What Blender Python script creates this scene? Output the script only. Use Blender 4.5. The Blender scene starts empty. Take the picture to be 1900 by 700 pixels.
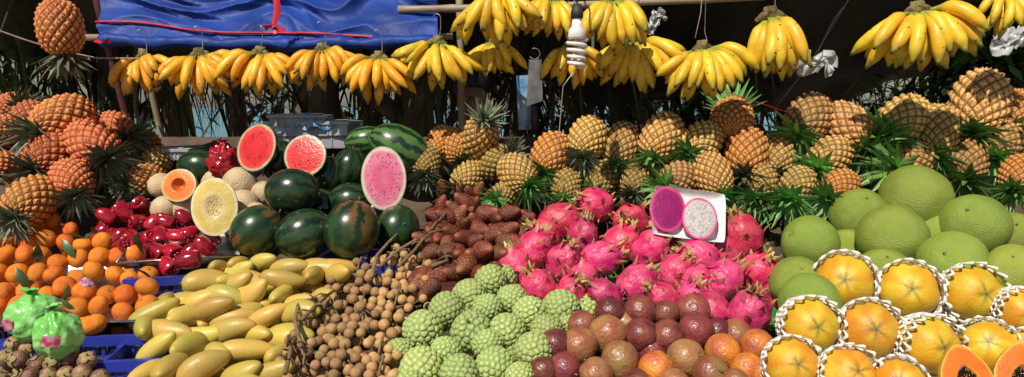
import bpy, math, random
from math import sin, cos, pi, radians
from mathutils import Vector, Quaternion, noise
random.seed(7)
R = random.random
def U(a, b): return a + (b - a) * R()
scene = bpy.context.scene
COL = scene.collection

# ------------------------------------------------------------------ camera
F = 1280.0; PITCH = radians(6.7); CAM = Vector((0, 0, 1.55))
cam = bpy.data.objects.new("camera", bpy.data.cameras.new("camera"))
COL.objects.link(cam); scene.camera = cam
cam.location = CAM; cam.rotation_euler = (radians(90) - PITCH, 0, 0)
cam.data.sensor_width = 36; cam.data.lens = 36 * F / 1900; cam.data.clip_end = 6000; cam.data.clip_start = .05
def ray(px, py):
    dx = (px - 950) / F; dy = (350 - py) / F
    return Vector((dx, cos(PITCH) + dy * sin(PITCH), -sin(PITCH) + dy * cos(PITCH)))
def P(px, py, Y):
    d = ray(px, py); return CAM + d * (Y / d.y)
def SC(py, Y):
    return F / (Y / ray(950, py).y)
PROF = [(760, 1.36), (700, 1.45), (600, 1.65), (500, 1.9), (420, 2.15), (350, 2.38), (250, 2.6), (190, 2.72)]
def Yof(py):
    if py >= PROF[0][0]: return PROF[0][1]
    for (a, ya), (b, yb) in zip(PROF, PROF[1:]):
        if b <= py <= a: return yb + (ya - yb) * (py - b) / (a - b)
    return PROF[-1][1]

# ------------------------------------------------------------------ lights
w = bpy.data.worlds.new("World"); scene.world = w; w.use_nodes = True
nt = w.node_tree; sky = nt.nodes.new("ShaderNodeTexSky"); sky.sky_type = 'NISHITA'; sky.sun_disc = False
EL = radians(50); AZ = radians(28)
sky.sun_elevation = EL; sky.sun_rotation = pi + AZ
nt.links.new(sky.outputs[0], nt.nodes["Background"].inputs[0]); nt.nodes["Background"].inputs[1].default_value = .062
sl = bpy.data.lights.new("sun", 'SUN'); sl.energy = 4.8; sl.angle = radians(.5); sl.color = (1, .91, .77)
so = bpy.data.objects.new("sun", sl); COL.objects.link(so); so.location = (-2, -4, 6)
so.rotation_mode = 'QUATERNION'
so.rotation_quaternion = Vector((sin(AZ) * cos(EL), cos(AZ) * cos(EL), -sin(EL))).to_track_quat('-Z', 'Y')
scene.view_settings.view_transform = 'Standard'; scene.view_settings.look = 'None'; scene.view_settings.exposure = 0

# ------------------------------------------------------------------ materials
def mat(name, c1=(1, 1, 1), c2=None, ns=20, rough=.5, bump=0, bs=80, bd=.004, attr=False, rnd=.12, hue=0, spec=.5,
        coat=0, sss=0, metal=0, lo=.35, hi=.65, speck=None, trans=0, stripes=None):
    m = bpy.data.materials.new(name); m.use_nodes = True; t = m.node_tree; N = t.nodes; L = t.links
    b = N["Principled BSDF"]
    tc = N.new("ShaderNodeTexCoord"); oi = N.new("ShaderNodeObjectInfo")
    mul = N.new("ShaderNodeMath"); mul.operation = 'MULTIPLY'; mul.inputs[1].default_value = 37.; L.new(oi.outputs['Random'], mul.inputs[0])
    va = N.new("ShaderNodeVectorMath"); va.operation = 'ADD'; L.new(tc.outputs['Object'], va.inputs[0]); L.new(mul.outputs[0], va.inputs[1])
    vec = va.outputs[0]
    def noi(scale, det=3, dist=0):
        n = N.new("ShaderNodeTexNoise"); n.inputs['Scale'].default_value = scale; n.inputs['Detail'].default_value = det
        n.inputs['Distortion'].default_value = dist; L.new(vec, n.inputs['Vector']); return n
    def mr(src, a, c):
        n = N.new("ShaderNodeMapRange"); n.inputs[1].default_value = a; n.inputs[2].default_value = c; L.new(src, n.inputs[0]); return n.outputs[0]
    def mix(fac, A, Bc, mode='MIX'):
        n = N.new("ShaderNodeMix"); n.data_type = 'RGBA'; n.blend_type = mode
        for s, x in ((n.inputs[0], fac), (n.inputs[6], A), (n.inputs[7], Bc)):
            if isinstance(x, (tuple, float, int)): s.default_value = (*x, 1) if isinstance(x, tuple) else x
            else: L.new(x, s)
        return n.outputs[2]
    c2 = c2 or tuple(x * .75 for x in c1)
    col = mix(mr(noi(ns).outputs[0], lo, hi), c1, c2)
    if stripes:
        n_st, cd, amp = stripes
        sp = N.new("ShaderNodeSeparateXYZ"); L.new(tc.outputs['Object'], sp.inputs[0])
        at = N.new("ShaderNodeMath"); at.operation = 'ARCTAN2'; L.new(sp.outputs[0], at.inputs[0]); L.new(sp.outputs[1], at.inputs[1])
        m1 = N.new("ShaderNodeMath"); m1.operation = 'MULTIPLY'; m1.inputs[1].default_value = n_st; L.new(at.outputs[0], m1.inputs[0])
        nn = noi(6, 5, .5); m2 = N.new("ShaderNodeMath"); m2.operation = 'MULTIPLY_ADD'; m2.inputs[1].default_value = amp
        L.new(nn.outputs[0], m2.inputs[0]); L.new(m1.outputs[0], m2.inputs[2])
        sn = N.new("ShaderNodeMath"); sn.operation = 'SINE'; L.new(m2.outputs[0], sn.inputs[0])
        col = mix(mr(sn.outputs[0], -.1, .45), col, cd)
    if attr:
        a = N.new("ShaderNodeAttribute"); a.attribute_name = "Col"; col = mix(1., a.outputs['Color'], col, 'MULTIPLY')
    if speck:
        sc, scale, th = speck
        v = N.new("ShaderNodeTexVoronoi"); v.inputs['Scale'].default_value = scale; L.new(vec, v.inputs['Vector'])
        col = mix(mr(v.outputs['Distance'], th + .06, th), col, sc)
    hs = N.new("ShaderNodeHueSaturation"); L.new(col, hs.inputs['Color'])
    v1 = N.new("ShaderNodeMapRange"); v1.inputs[3].default_value = 1 - rnd; v1.inputs[4].default_value = 1 + rnd; L.new(oi.outputs['Random'], v1.inputs[0]); L.new(v1.outputs[0], hs.inputs['Value'])
    if hue:
        fr = N.new("ShaderNodeMath"); fr.operation = 'FRACT'; m3 = N.new("ShaderNodeMath"); m3.operation = 'MULTIPLY'; m3.inputs[1].default_value = 7.31
        L.new(oi.outputs['Random'], m3.inputs[0]); L.new(m3.outputs[0], fr.inputs[0])
        v2 = N.new("ShaderNodeMapRange"); v2.inputs[3].default_value = .5 - hue; v2.inputs[4].default_value = .5 + hue; L.new(fr.outputs[0], v2.inputs[0]); L.new(v2.outputs[0], hs.inputs['Hue'])
    L.new(hs.outputs[0], b.inputs['Base Color'])
    b.inputs['Roughness'].default_value = rough; b.inputs['Specular IOR Level'].default_value = spec
    b.inputs['Coat Weight'].default_value = coat; b.inputs['Coat Roughness'].default_value = .12
    b.inputs['Metallic'].default_value = metal; b.inputs['Transmission Weight'].default_value = trans
    if bump:
        bn = N.new("ShaderNodeBump"); bn.inputs['Strength'].default_value = bump; bn.inputs['Distance'].default_value = bd
        L.new(noi(bs, 3).outputs[0], bn.inputs['Height']); L.new(bn.outputs[0], b.inputs['Normal'])
    return m
M = {}
M['pine'] = mat("pineapple_skin", (1.05, .95, .9), (.78, .66, .48), 4, .5, .5, 24, .02, attr=True, rnd=.22, hue=.015)
M['pine_red'] = mat("pineapple_skin_red", (1.2, .62, .52), (1.05, .42, .36), 4, .55, .5, 24, .02, attr=True, rnd=.2, hue=.01)
M['pine_grey'] = mat("pineapple_skin_grey", (.82, .84, .66), (.6, .58, .42), 4, .6, .5, 24, .02, attr=True, rnd=.2)
M['pine_or'] = mat("pineapple_skin_orange", (1.15, .78, .5), (1., .58, .35), 4, .5, .5, 24, .02, attr=True, rnd=.15)
M['crown'] = mat("pineapple_leaf", (.17, .33, .09), (.10, .23, .065), 3, .40, attr=True, rnd=.3, hue=.02)
M['crown_dark'] = mat("pineapple_leaf_dusty", (.13, .19, .10), (.12, .11, .085), 3, .55, attr=True, rnd=.3)
M['banana'] = mat("banana_skin", (.93, .95, 1), (.80, .74, .7), 5, .42, .15, 8, .01, attr=True, rnd=.14, hue=.012, speck=((.12, .06, .015), 7, .09))
M['banana_or'] = mat("banana_skin_ripe", (1, .78, .75), (.90, .62, .5), 5, .42, .15, 8, .01, attr=True, rnd=.14, hue=.01, speck=((.16, .08, .02), 8, .09))
M['stem'] = mat("banana_stalk", (.26, .22, .07), (.10, .06, .025), 6, .8, .6, 14, .03)
M['mango'] = mat("mango_skin", (.58, .39, .075), (.46, .37, .085), 2.2, .42, .1, 15, .01, rnd=.2, hue=.018, speck=((.34, .24, .06), 17, .08))
M['custard'] = mat("custard_apple_skin", (1, 1, 1), (.84, .9, .78), 4, .55, .3, 20, .010, attr=True, rnd=.15, hue=.01)
M['longan'] = mat("longan_skin", (.42, .25, .11), (.30, .17, .075), 3, .7, .35, 14, .02, rnd=.25, hue=.012)
M['longan_l'] = mat("longan_skin_light", (.58, .35, .14), (.45, .26, .10), 3, .65, .35, 14, .02, rnd=.2, hue=.012)
M['twig'] = mat("longan_twig", (.25, .16, .08), (.14, .09, .05), 60, .85, .5, 200, .002)
M['passion'] = mat("passion_fruit_skin", (.13, .022, .030), (.24, .07, .04), 2.2, .36, .25, 9, .02, rnd=.35, hue=.02, coat=.2, speck=((.34, .17, .12), 17, .08))
M['passion_g'] = mat("passion_fruit_skin_greenish", (.26, .07, .04), (.32, .18, .06), 2, .36, .25, 9, .02, rnd=.2, coat=.2, speck=((.45, .3, .18), 17, .08))
M['passion_o'] = mat("passion_fruit_skin_orange", (.66, .24, .03), (.42, .10, .04), 2, .38, .3, 12, .02, rnd=.15, coat=.15, speck=((.75, .5, .2), 17, .08))
M['dragon'] = mat("dragon_fruit_skin", (1, 1, 1), (.82, .7, .8), 3, .42, .3, 8, .02, attr=True, rnd=.2, hue=.012)
M['pomelo'] = mat("pomelo_skin", (.29, .36, .05), (.22, .30, .04), 2.2, .45, .5, 60, .014, rnd=.14, hue=.015, speck=((.37, .43, .10), 38, .12))
M['papaya'] = mat("papaya_skin", (1, 1, 1), (.85, .74, .5), 2.5, .45, .2, 25, .01, attr=True, rnd=.12, hue=.014)
M['foam'] = mat("foam_net", (.82, .82, .78), (.7, .7, .66), 10, .7, .2, 30, .01, rnd=.04)
M['tang'] = mat("tangerine_peel", (.84, .26, .012), (.74, .17, .01), 2, .38, .45, 34, .012, rnd=.16, hue=.012)
M['leaf'] = mat("fresh_leaf", (.04, .10, .02), (.06, .08, .02), 3, .4, rnd=.3)
M['rose'] = mat("rose_apple_skin", (.42, .008, .02), (.22, .004, .018), 3, .16, .1, 6, .01, rnd=.3, coat=.6)
M['salak'] = mat("snake_fruit_skin_scaly", (.27, .085, .04), (.14, .04, .022), 3, .38, .4, 30, .012, rnd=.35, hue=.012, attr=True)
M['wm'] = mat("watermelon_dark_rind", (.012, .035, .012), (.025, .055, .018), 2, .25, .05, 5, rnd=.2, coat=.25, stripes=(9, (.006, .018, .008), 7))
M['wm_red'] = mat("watermelon_rind_blush", (.15, .07, .018), (.016, .055, .014), 1.2, .3, .05, 5, rnd=.1, coat=.2, lo=.36, hi=.5, stripes=(9, (.010, .030, .01), 7))
M['wm_st'] = mat("watermelon_striped_rind", (.09, .18, .045), (.06, .14, .035), 3, .3, .05, 5, rnd=.1, coat=.2, stripes=(10, (.008, .035, .012), 6))
M['melon'] = mat("muskmelon_rind", (.60, .47, .30), (.48, .36, .20), 3, .6, .5, 20, .01, rnd=.08)
M['flesh'] = mat("cut_flesh", (1, 1, 1), (.86, .8, .8), 40, .3, .5, 130, .003, attr=True, rnd=0, coat=.2)
M['seed'] = mat("black_seed", (.015, .012, .012), rough=.25, coat=.5)
M['mangosteen'] = mat("mangosteen_rind", (.17, .06, .05), (.26, .14, .08), 3, .5, .3, 8, .02, rnd=.25)
M['calyx'] = mat("mangosteen_cap", (.28, .25, .09), (.34, .2, .09), 3, .6, rnd=.2)
M['blue_pl'] = mat("blue_plastic", (.03, .05, .40), (.02, .035, .3), 8, .35, rnd=.1, spec=.5)
M['metal'] = mat("steel", (.5, .5, .5), (.35, .35, .35), 30, .35, .1, 60, metal=1., rnd=.05)
M['wire'] = mat("steel_wire", (.35, .33, .3), (.2, .17, .14), 60, .4, metal=.8, rnd=.05)
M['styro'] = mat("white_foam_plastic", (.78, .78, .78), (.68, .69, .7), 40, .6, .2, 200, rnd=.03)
M['styro_d'] = mat("grey_foam_plastic", (.42, .43, .45), (.3, .31, .33), 12, .65, .2, 200, rnd=.05)  # foam boxes: same foam, base colour lowered to a duller grey
M['wood'] = mat("worn_wood", (.10, .065, .04), (.05, .035, .025), 12, .8, .5, 60, rnd=.15)
M['bamboo'] = mat("bamboo", (.34, .27, .18), (.22, .17, .11), 10, .55, .3, 60, rnd=.1)
M['redpole'] = mat("red_painted_pole", (.10, .02, .02), (.05, .02, .018), 20, .6, .3, 60)
M['tarp_bl'] = mat("blue_tarpaulin", (.012, .055, .31), (.008, .03, .19), 5, .55, .5, 18, .012, rnd=0, spec=.3)
M['tarp_bk'] = mat("black_tarpaulin", (.018, .016, .015), (.035, .03, .026), 3, .5, .5, 12, .02, rnd=0)
M['ribbon'] = mat("red_ribbon", (.6, .015, .03), rough=.5)
M['green_net'] = mat("green_net_bag", (.14, .55, .07), (.34, .70, .26), 24, .3, .6, 90, .004, rnd=.1, speck=((.5, .8, .42), 120, .10), coat=.5)
M['plastic'] = mat("clear_plastic_bag", (.75, .77, .78), (.6, .62, .64), 20, .2, .6, 30, .01, trans=.35, coat=.5)
M['bulb'] = mat("white_glass", (.85, .85, .83), rough=.2, coat=.5, rnd=0)
M['rope'] = mat("rope", (.45, .32, .28), (.3, .22, .18), 100, .9)
M['darkwire'] = mat("dark_wire", (.03, .03, .03), rough=.6)
M['trunk'] = mat("tree_bark", (.16, .125, .095), (.07, .055, .042), 6, .9, .8, 20, .02, rnd=.2)
M['frond'] = mat("palm_leaf", (.045, .075, .02), (.08, .066, .03), 2, .55, rnd=.35, attr=True)
M['frond_l'] = mat("green_leaf", (.07, .15, .03), (.045, .10, .02), 3, .45, rnd=.2, attr=True)
M['sand'] = mat("sand", (.30, .24, .17), (.2, .16, .11), .8, .9, .5, 6, .05, rnd=0)
M['sea'] = mat("sea_water", (.04, .34, .42), (.03, .26, .38), .02, .15, .4, .6, .2, rnd=0)
M['skin'] = mat("skin", (.22, .11, .065), (.18, .09, .05), 10, .5, rnd=0)
M['cloth'] = mat("black_shirt", (.015, .015, .018), (.03, .03, .035), 12, .9, .4, 20, .01)
M['trouser'] = mat("dark_trousers", (.02, .025, .05), rough=.9)
M['hair'] = mat("black_hair", (.01, .008, .008), rough=.5)
M['cardb'] = mat("blue_print_card", (.03, .14, .33), (.3, .45, .55), 14, .35, coat=.3)
M['redcard'] = mat("red_carton", (.10, .010, .010), (.06, .01, .01), 10, .6)
M['white'] = mat("white_paint", (.5, .47, .42), rough=.5)
M['green_pl'] = mat("green_tray_plastic", (.03, .22, .05), rough=.4)
M['sticker'] = mat("sticker_paper", (.45, .03, .10), (.5, .42, .5), 60, .35)

# ------------------------------------------------------------------ mesh builder
class B:
    def __init__(s): s.v = []; s.f = []; s.c = []; s.m = []; s.flat = []
    def add(s, vs, fs, cs=None, mi=0, flat=False):
        o = len(s.v); s.v += [tuple(v) for v in vs]; s.f += [tuple(i + o for i in f) for f in fs]
        s.c += list(cs) if cs else [(1, 1, 1)] * len(vs); s.m += [mi] * len(fs); s.flat += [flat] * len(fs)
    def ball(s, fn, nu=24, nv=14, mi=0):
        vs = []; cs = []; fs = []
        def put(phi, t):
            r = fn(phi, t); p, c = (r if isinstance(r, tuple) and len(r) == 2 else (r, (1, 1, 1))); vs.append(p); cs.append(c)
        put(0, 0)
        for j in range(1, nv):
            for i in range(nu): put(2 * pi * i / nu, j / nv)
        put(0, 1)
        top = len(vs) - 1
        for i in range(nu):
            k = (i + 1) % nu
            fs.append((0, 1 + k, 1 + i)); fs.append((top, top - nu + i, top - nu + k))
            for j in range(nv - 2):
                a = 1 + j * nu; fs.append((a + i, a + k, a + nu + k, a + nu + i))
        s.add(vs, fs, cs, mi)
    def ell(s, c, r, nu=12, nv=8, mi=0, col=(1, 1, 1)):
        c = Vector(c)
        s.ball(lambda p, t: (c + Vector((r[0] * sin(pi * t) * cos(p), r[1] * sin(pi * t) * sin(p), -r[2] * cos(pi * t))), col), nu, nv, mi)
    def tube(s, path, rad, n=8, mi=0, col=(1, 1, 1), ridge=0):
        path = [Vector(p) for p in path]; m = len(path)
        if not hasattr(rad, '__len__'): rad = [rad] * m
        T = [(path[min(i + 1, m - 1)] - path[max(i - 1, 0)]).normalized() for i in range(m)]
        a = Vector((0, 0, 1)) if abs(T[0].z) < .9 else Vector((1, 0, 0))
        nrm = T[0].cross(a).normalized(); vs = []; cs = []
        cf = col if callable(col) else (lambda t: col)
        for i in range(m):
            nrm = (nrm - T[i] * nrm.dot(T[i])).normalized(); bn = T[i].cross(nrm)
            for k in range(n):
                q = 2 * pi * k / n; rr = rad[i] * (1 + ridge * (1 if k % 2 else -1))
                vs.append(path[i] + (nrm * cos(q) + bn * sin(q)) * rr); cs.append(cf(i / (m - 1)))
        fs = [(i * n + k, i * n + (k + 1) % n, (i + 1) * n + (k + 1) % n, (i + 1) * n + k) for i in range(m - 1) for k in range(n)]
        vs += [path[0], path[-1]]; cs += [cf(0), cf(1)]; L = len(vs)
        fs += [(L - 2, (k + 1) % n, k) for k in range(n)] + [(L - 1, (m - 1) * n + k, (m - 1) * n + (k + 1) % n) for k in range(n)]
        s.add(vs, fs, cs, mi)
    def box(s, c, d, mi=0, col=(1, 1, 1)):
        x, y, z = c; a, b, e = d[0] / 2, d[1] / 2, d[2] / 2
        vs = [(x + i * a, y + j * b, z + k * e) for i in (-1, 1) for j in (-1, 1) for k in (-1, 1)]
        fs = [(0, 1, 3, 2), (4, 6, 7, 5), (0, 4, 5, 1), (2, 3, 7, 6), (0, 2, 6, 4), (1, 5, 7, 3)]
        s.add(vs, fs, [col] * 8, mi, True)
    def blade(s, path, wid, side, mi=0, col=(1, 1, 1), fold=.25):
        vs = []; cs = []; cf = col if callable(col) else (lambda t: col); m = len(path); side = Vector(side).normalized()
        for i, p in enumerate(path):
            p = Vector(p); T = (Vector(path[min(i + 1, m - 1)]) - Vector(path[max(i - 1, 0)])).normalized()
            sd = (side - T * side.dot(T)).normalized(); nn = sd.cross(T); w_ = wid[i]
            vs += [p - sd * w_ + nn * w_ * fold, p, p + sd * w_ + nn * w_ * fold]; cs += [cf(i / (m - 1))] * 3
        fs = []
        for i in range(m - 1):
            a = i * 3; fs += [(a, a + 1, a + 4, a + 3), (a + 1, a + 2, a + 5, a + 4)]
        s.add(vs, fs, cs, mi)
    def sheet(s, fn, nu, nv, mi=0, col=(1, 1, 1)):
        vs = [fn(i / nu, j / nv) for j in range(nv + 1) for i in range(nu + 1)]
        fs = [(j * (nu + 1) + i, j * (nu + 1) + i + 1, (j + 1) * (nu + 1) + i + 1, (j + 1) * (nu + 1) + i) for j in range(nv) for i in range(nu)]
        s.add(vs, fs, [col] * len(vs), mi)
    def mesh(s, name, *mats):
        me = bpy.data.meshes.new(name); me.from_pydata(s.v, [], s.f)
        for m_ in mats: me.materials.append(M[m_] if isinstance(m_, str) else m_)
        me.polygons.foreach_set('material_index', s.m); me.polygons.foreach_set('use_smooth', [not x for x in s.flat])
        ca = me.color_attributes.new("Col", 'FLOAT_COLOR', 'POINT'); ca.data.foreach_set('color', [x for c in s.c for x in (c[0], c[1], c[2], 1.)])
        me.update(); return me

def obj(name, me, loc=(0, 0, 0), q=None, sc=1, label=None, cat=None, group=None, parent=None, kind=None):
    o = bpy.data.objects.new(name, me); COL.objects.link(o); o.location = loc
    o.rotation_mode = 'QUATERNION'
    if q is not None: o.rotation_quaternion = q
    o.scale = (sc, sc, sc) if not hasattr(sc, '__len__') else sc
    if parent: o.parent = parent
    if label: o["label"] = label
    if cat: o["category"] = cat
    if group: o["group"] = group
    if kind: o["kind"] = kind
    return o
def var(me, *mats):
    m2 = me.copy()
    for i, x in enumerate(mats): m2.materials[i] = M[x]
    return m2
def ori(d, roll=0): return Vector(d).to_track_quat('Z', 'Y') @ Quaternion((0, 0, 1), roll)
def rq(): return Quaternion((U(-1, 1), U(-1, 1), U(-1, 1), U(-1, 1))).normalized()
def Q(ax, a): return Quaternion(ax, a)
X3, Y3, Z3 = Vector((1, 0, 0)), Vector((0, 1, 0)), Vector((0, 0, 1))
def mixc(a, b, t): t = max(0, min(1, t)); return tuple(a[i] + (b[i] - a[i]) * t for i in range(3))

def inpoly(x, y, p):
    c = False; j = len(p) - 1
    for i in range(len(p)):
        if (p[i][1] > y) != (p[j][1] > y) and x < (p[j][0] - p[i][0]) * (y - p[i][1]) / (p[j][1] - p[i][1]) + p[i][0]: c = not c
        j = i
    return c
NRM = Vector((0, -.3, .95)).normalized()
def pile(poly, dia, fx=.95, fy=.8, layers=1, jit=.14, dY=0, mound=.25, wide=1, sep=.78):
    out = []; xs = [p[0] for p in poly]; ys = [p[1] for p in poly]
    for L in range(layers):
        y = max(ys) - (8 * L); row = L
        while y > min(ys):
            s = SC(y, Yof(y) + dY); sx = dia * s * fx * wide; x = min(xs) + (row % 2) * sx * .5 + L * sx * .3
            while x < max(xs):
                xx = x + U(-jit, jit) * sx; yy = y + U(-jit, jit) * sx / wide
                if inpoly(xx, yy, poly):
                    p = P(xx, yy, Yof(yy) + dY); p = p - NRM * (L * dia * sep) + NRM * dia * mound * U(-.5, .5)
                    out.append((p, xx, yy, L))
                x += sx
            y -= dia * s * fy; row += 1
    return out

# ------------------------------------------------------------------ pineapples
def barrel(t, e=2.6):
    z = -cos(pi * t); zz = max(-1, min(1, z)); return (1 - abs(zz) ** e) ** (1 / e), zz
def make_pine_body():
    b = B(); Nn, k = 14, 7.4; hw, hh = .5, .66
    def fn(ph, t):
        r, z = barrel(t, 2.3)
        a = Nn * ph / (2 * pi) + k * t; c = Nn * ph / (2 * pi) - k * t
        fa = a % 1 - .5; fc = c % 1 - .5; d = max(abs(fa), abs(fc)) * 2
        ct = math.hypot(fa, fc)
        fade = min(1, sin(pi * t) * 2.5)
        h = (.05 * (1 - d ** 3) + (.03 if ct < .15 else 0)) * fade
        rr = (hw - .03) * r + h * .9
        green = .1 + .25 * sin(ph * 2 + t * 4)
        col = mixc((.76, .43, .09), (.48, .37, .09), green + .3 * (t - .5))
        if d > .66: col = mixc(col, (.12, .09, .035), (d - .66) / .22)
        if ct < .15: col = (.22, .12, .05)
        elif ct < .28: col = mixc(col, (.84, .68, .40), .6)
        return Vector((rr * cos(ph), rr * sin(ph), z * hh + h * z * .5)), col
    b.ball(fn, 126, 88)
    return b.mesh("pineapple_body", 'pine')
def make_crown(n=46, seed=1):
    rs = random.Random(seed); b = B()
    b.ell((0, 0, .02), (.13, .13, .12), 10, 6, col=(.8, .9, .6))
    def leafcol(q):
        return lambda t: tuple(q * x for x in (mixc((1.5, 1.7, 1.4), (1., 1., 1.), t * 2) if t < .9 else (2.0, 1.3, .9)))
    for i in range(n):
        f = i / n; az = i * 2.39996 + rs.uniform(-.2, .2)
        el = radians(10 + 70 * f ** 1.1)
        L = (.42 + .34 * sin(pi * min(1, f * .9 + .15))) * rs.uniform(.85, 1.12)
        w0 = .068 * rs.uniform(.85, 1.15)
        d0 = Vector((cos(az) * cos(el), sin(az) * cos(el), sin(el))); rad = Vector((cos(az), sin(az), 0)); side = Z3.cross(rad)
        p = rad * .06 + Z3 * (.03 + .16 * f); path = [p.copy()]; d = d0.copy(); st = 7
        curl = rs.uniform(.0, .2)
        for j in range(st):
            d = (d + rad * curl * .5 + Z3 * (.10 * (1 - f) - curl * .4)).normalized(); p = p + d * L / st; path.append(p.copy())
        wd = [w0 * x for x in (.9, 1, .95, .82, .66, .47, .25, .02)]
        b.blade(path, wd, side, 0, leafcol(rs.uniform(.75, 1.35)), .45)
    return b
PB = make_pine_body()
PBV = {'y': PB, 'r': var(PB, 'pine_red'), 'g': var(PB, 'pine_grey'), 'o': var(PB, 'pine_or')}
CR = [make_crown(46, s).mesh("pineapple_crown", 'crown') for s in (1, 2, 3)]
CRD = [var(c, 'crown_dark') for c in CR]
def pineapple(bx, by, r, cx, cy, Y, kind='y', crs=1., dY=-.10, dark=None, label=None, group="pineapples laid in rows on the stand"):
    p = P(bx, by, Y); c = P(cx, cy, Y + dY); d = (c - p).normalized(); w_ = 2 * r / SC(by, Y) * 1.06
    o = obj("pineapple", PBV[kind], p, ori(d, U(0, 6)), (w_, w_, w_ * U(.92, 1.08)), label or {
        'y': "ripe yellow pineapple with spiky green crown laid in the pile", 'r': "reddish orange pineapple with dry crown stacked in a heap",
        'g': "greenish grey pineapple lying among the others", 'o': "orange pineapple laid among yellow ones on the stand"}[kind], "pineapple", group)
    dark = (kind in 'r') if dark is None else dark
    obj("crown", random.choice(CRD if dark else CR), (0, 0, .60), Q(Z3, U(0, 6)), crs * U(.85, 1.12), parent=o)
    return o
RP = [(890, 258, 33, 908, 200, 2.45, 'y'), (845, 272, 28, 868, 325, 2.5, 'o'), (818, 265, 24, 800, 320, 2.5, 'o'), (922, 303, 28, 982, 262, 2.42, 'g'),
      (960, 322, 31, 1003, 372, 2.3, 'y'), (1022, 288, 34, 1000, 340, 2.42, 'o'), (1090, 257, 33, 1072, 318, 2.44, 'y'), (1152, 270, 33, 1130, 338, 2.46, 'y'),
      (1228, 256, 36, 1197, 325, 2.43, 'y'), (1300, 265, 34, 1262, 300, 2.42, 'y'), (1385, 285, 36, 1378, 350, 2.39, 'o'), (1322, 325, 32, 1350, 390, 2.28, 'y'),
      (1258, 335, 32, 1212, 360, 2.3, 'y'), (1500, 220, 38, 1462, 275, 2.5, 'y'), (1572, 235, 38, 1630, 272, 2.48, 'y'), (1540, 292, 34, 1495, 335, 2.38, 'y'),
      (1675, 225, 40, 1632, 275, 2.47, 'y'), (1735, 245, 37, 1730, 310, 2.44, 'g'), (1817, 192, 46, 1800, 270, 2.5, 'y'), (1885, 207, 31, 1872, 275, 2.5, 'o'),
      (1558, 350, 31, 1512, 398, 2.22, 'o'), (1692, 300, 33, 1625, 330, 2.36, 'y'), (1890, 325, 30, 1868, 390, 2.2, 'o'), (1440, 292, 32, 1440, 352, 2.42, 'y'),
      (1792, 300, 34, 1795, 358, 2.38, 'y'), (1410, 340, 30, 1400, 390, 2.32, 'g'), (1480, 345, 30, 1450, 400, 2.25, 'g'), (1118, 330, 28, 1090, 372, 2.4, 'g'),
      (1180, 335, 28, 1165, 380, 2.38, 'g'), (868, 330, 26, 830, 372, 2.4, 'g'), (1858, 262, 32, 1835, 320, 2.42, 'y'), (1050, 345, 26, 1040, 385, 2.34, 'g'),
      (1630, 262, 30, 1590, 310, 2.45, 'y'), (790, 300, 26, 785, 350, 2.42, 'g'), (1795, 250, 30, 1760, 290, 2.5, 'o'), (940, 360, 24, 900, 380, 2.3, 'g')]
for a in RP: pineapple(*a, crs=(1.25 if a[0] > 1400 else 1.0), dark=(a[0] < 1040 and R() < .6) or (a[0] > 1040 and R() < .12))
pineapple(1358, 222, 36, 1358, 200, 2.5, 'o', dY=.12, label="orange pineapple with its flat base facing forward on the pile")
LP = [(118, 222, 40, 62, 248, 2.42, 'r'), (95, 287, 37, 50, 322, 2.33, 'r'), (172, 268, 39, 222, 318, 2.34, 'r'), (52, 225, 30, 20, 268, 2.5, 'r'),
      (133, 336, 34, 152, 392, 2.22, 'r'), (57, 373, 38, 20, 410, 2.12, 'o'), (5, 312, 28, -30, 330, 2.3, 'r'), (5, 246, 27, -30, 270, 2.4, 'r'),
      (5, 400, 25, -40, 420, 2.15, 'r'), (268, 268, 26, 250, 240, 2.6, 'o'), (268, 335, 28, 210, 350, 2.36, 'o'), (215, 240, 28, 262, 285, 2.5, 'r'),
      (25, 200, 26, 70, 190, 2.6, 'r'), (190, 335, 28, 195, 375, 2.4, 'g'), (110, 385, 26, 150, 400, 2.3, 'g'), (290, 300, 24, 255, 320, 2.5, 'y'), (240, 385, 26, 250, 350, 2.35, 'g')]
for a in LP: pineapple(*a, crs=.95, dark=True, group="pineapples heaped on the stand")
pineapple(112, 52, 36, 122, 140, 2.25, 'r', crs=1.2, dY=0, label="reddish pineapple hanging upside down on a string", group=None)

# ------------------------------------------------------------------ bananas
def make_banana(seed):
    rs = random.Random(seed); b = B(); n = 16; path = []; rad = []; bend = rs.uniform(.10, .2)
    for i in range(n + 1):
        t = i / n; path.append((0, -bend * sin(pi * t ** .9) + .03 * t, -t))
        if t < .16: r = .026 + .012 * t / .16
        elif t < .34: r = .038 + .060 * sin((t - .16) / .18 * pi / 2)
        elif t < .78: r = .098 + .007 * sin((t - .34) / .44 * pi)
        elif t < .95: r = .098 - .068 * ((t - .78) / .17) ** 1.4
        else: r = .028 - .006 * (t - .95) / .05
        rad.append(r)
    def col(t):
        c = (.84, .55, .03)
        if t < .3: c = mixc((.34, .40, .05), c, (t - .1) / .2)
        if t > .8: c = mixc(c, (.38, .36, .06), (t - .8) / .14)
        if t > .94: c = (.04, .03, .02)
        return c
    b.tube(path, rad, 10, 0, col, ridge=.05)
    return b.mesh("banana", 'banana')
BAN = [make_banana(i) for i in range(4)]; BANO = [var(m_, 'banana_or') for m_ in BAN]
def make_stalk():
    b = B()
    b.tube([(0, .0, .13), (0, .0, .06), (0, 0, 0), (0, -.02, -.05)], [.09, .11, .11, .06], 12, ridge=.06)
    b.tube([(-.24, -.01, -.07), (-.12, -.01, -.01), (0, -.01, .01), (.12, -.01, -.01), (.24, -.01, -.07)], [.03, .07, .09, .07, .03], 8)
    return b.mesh("banana_bunch_stalk", 'stem')
STK = make_stalk()
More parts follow.
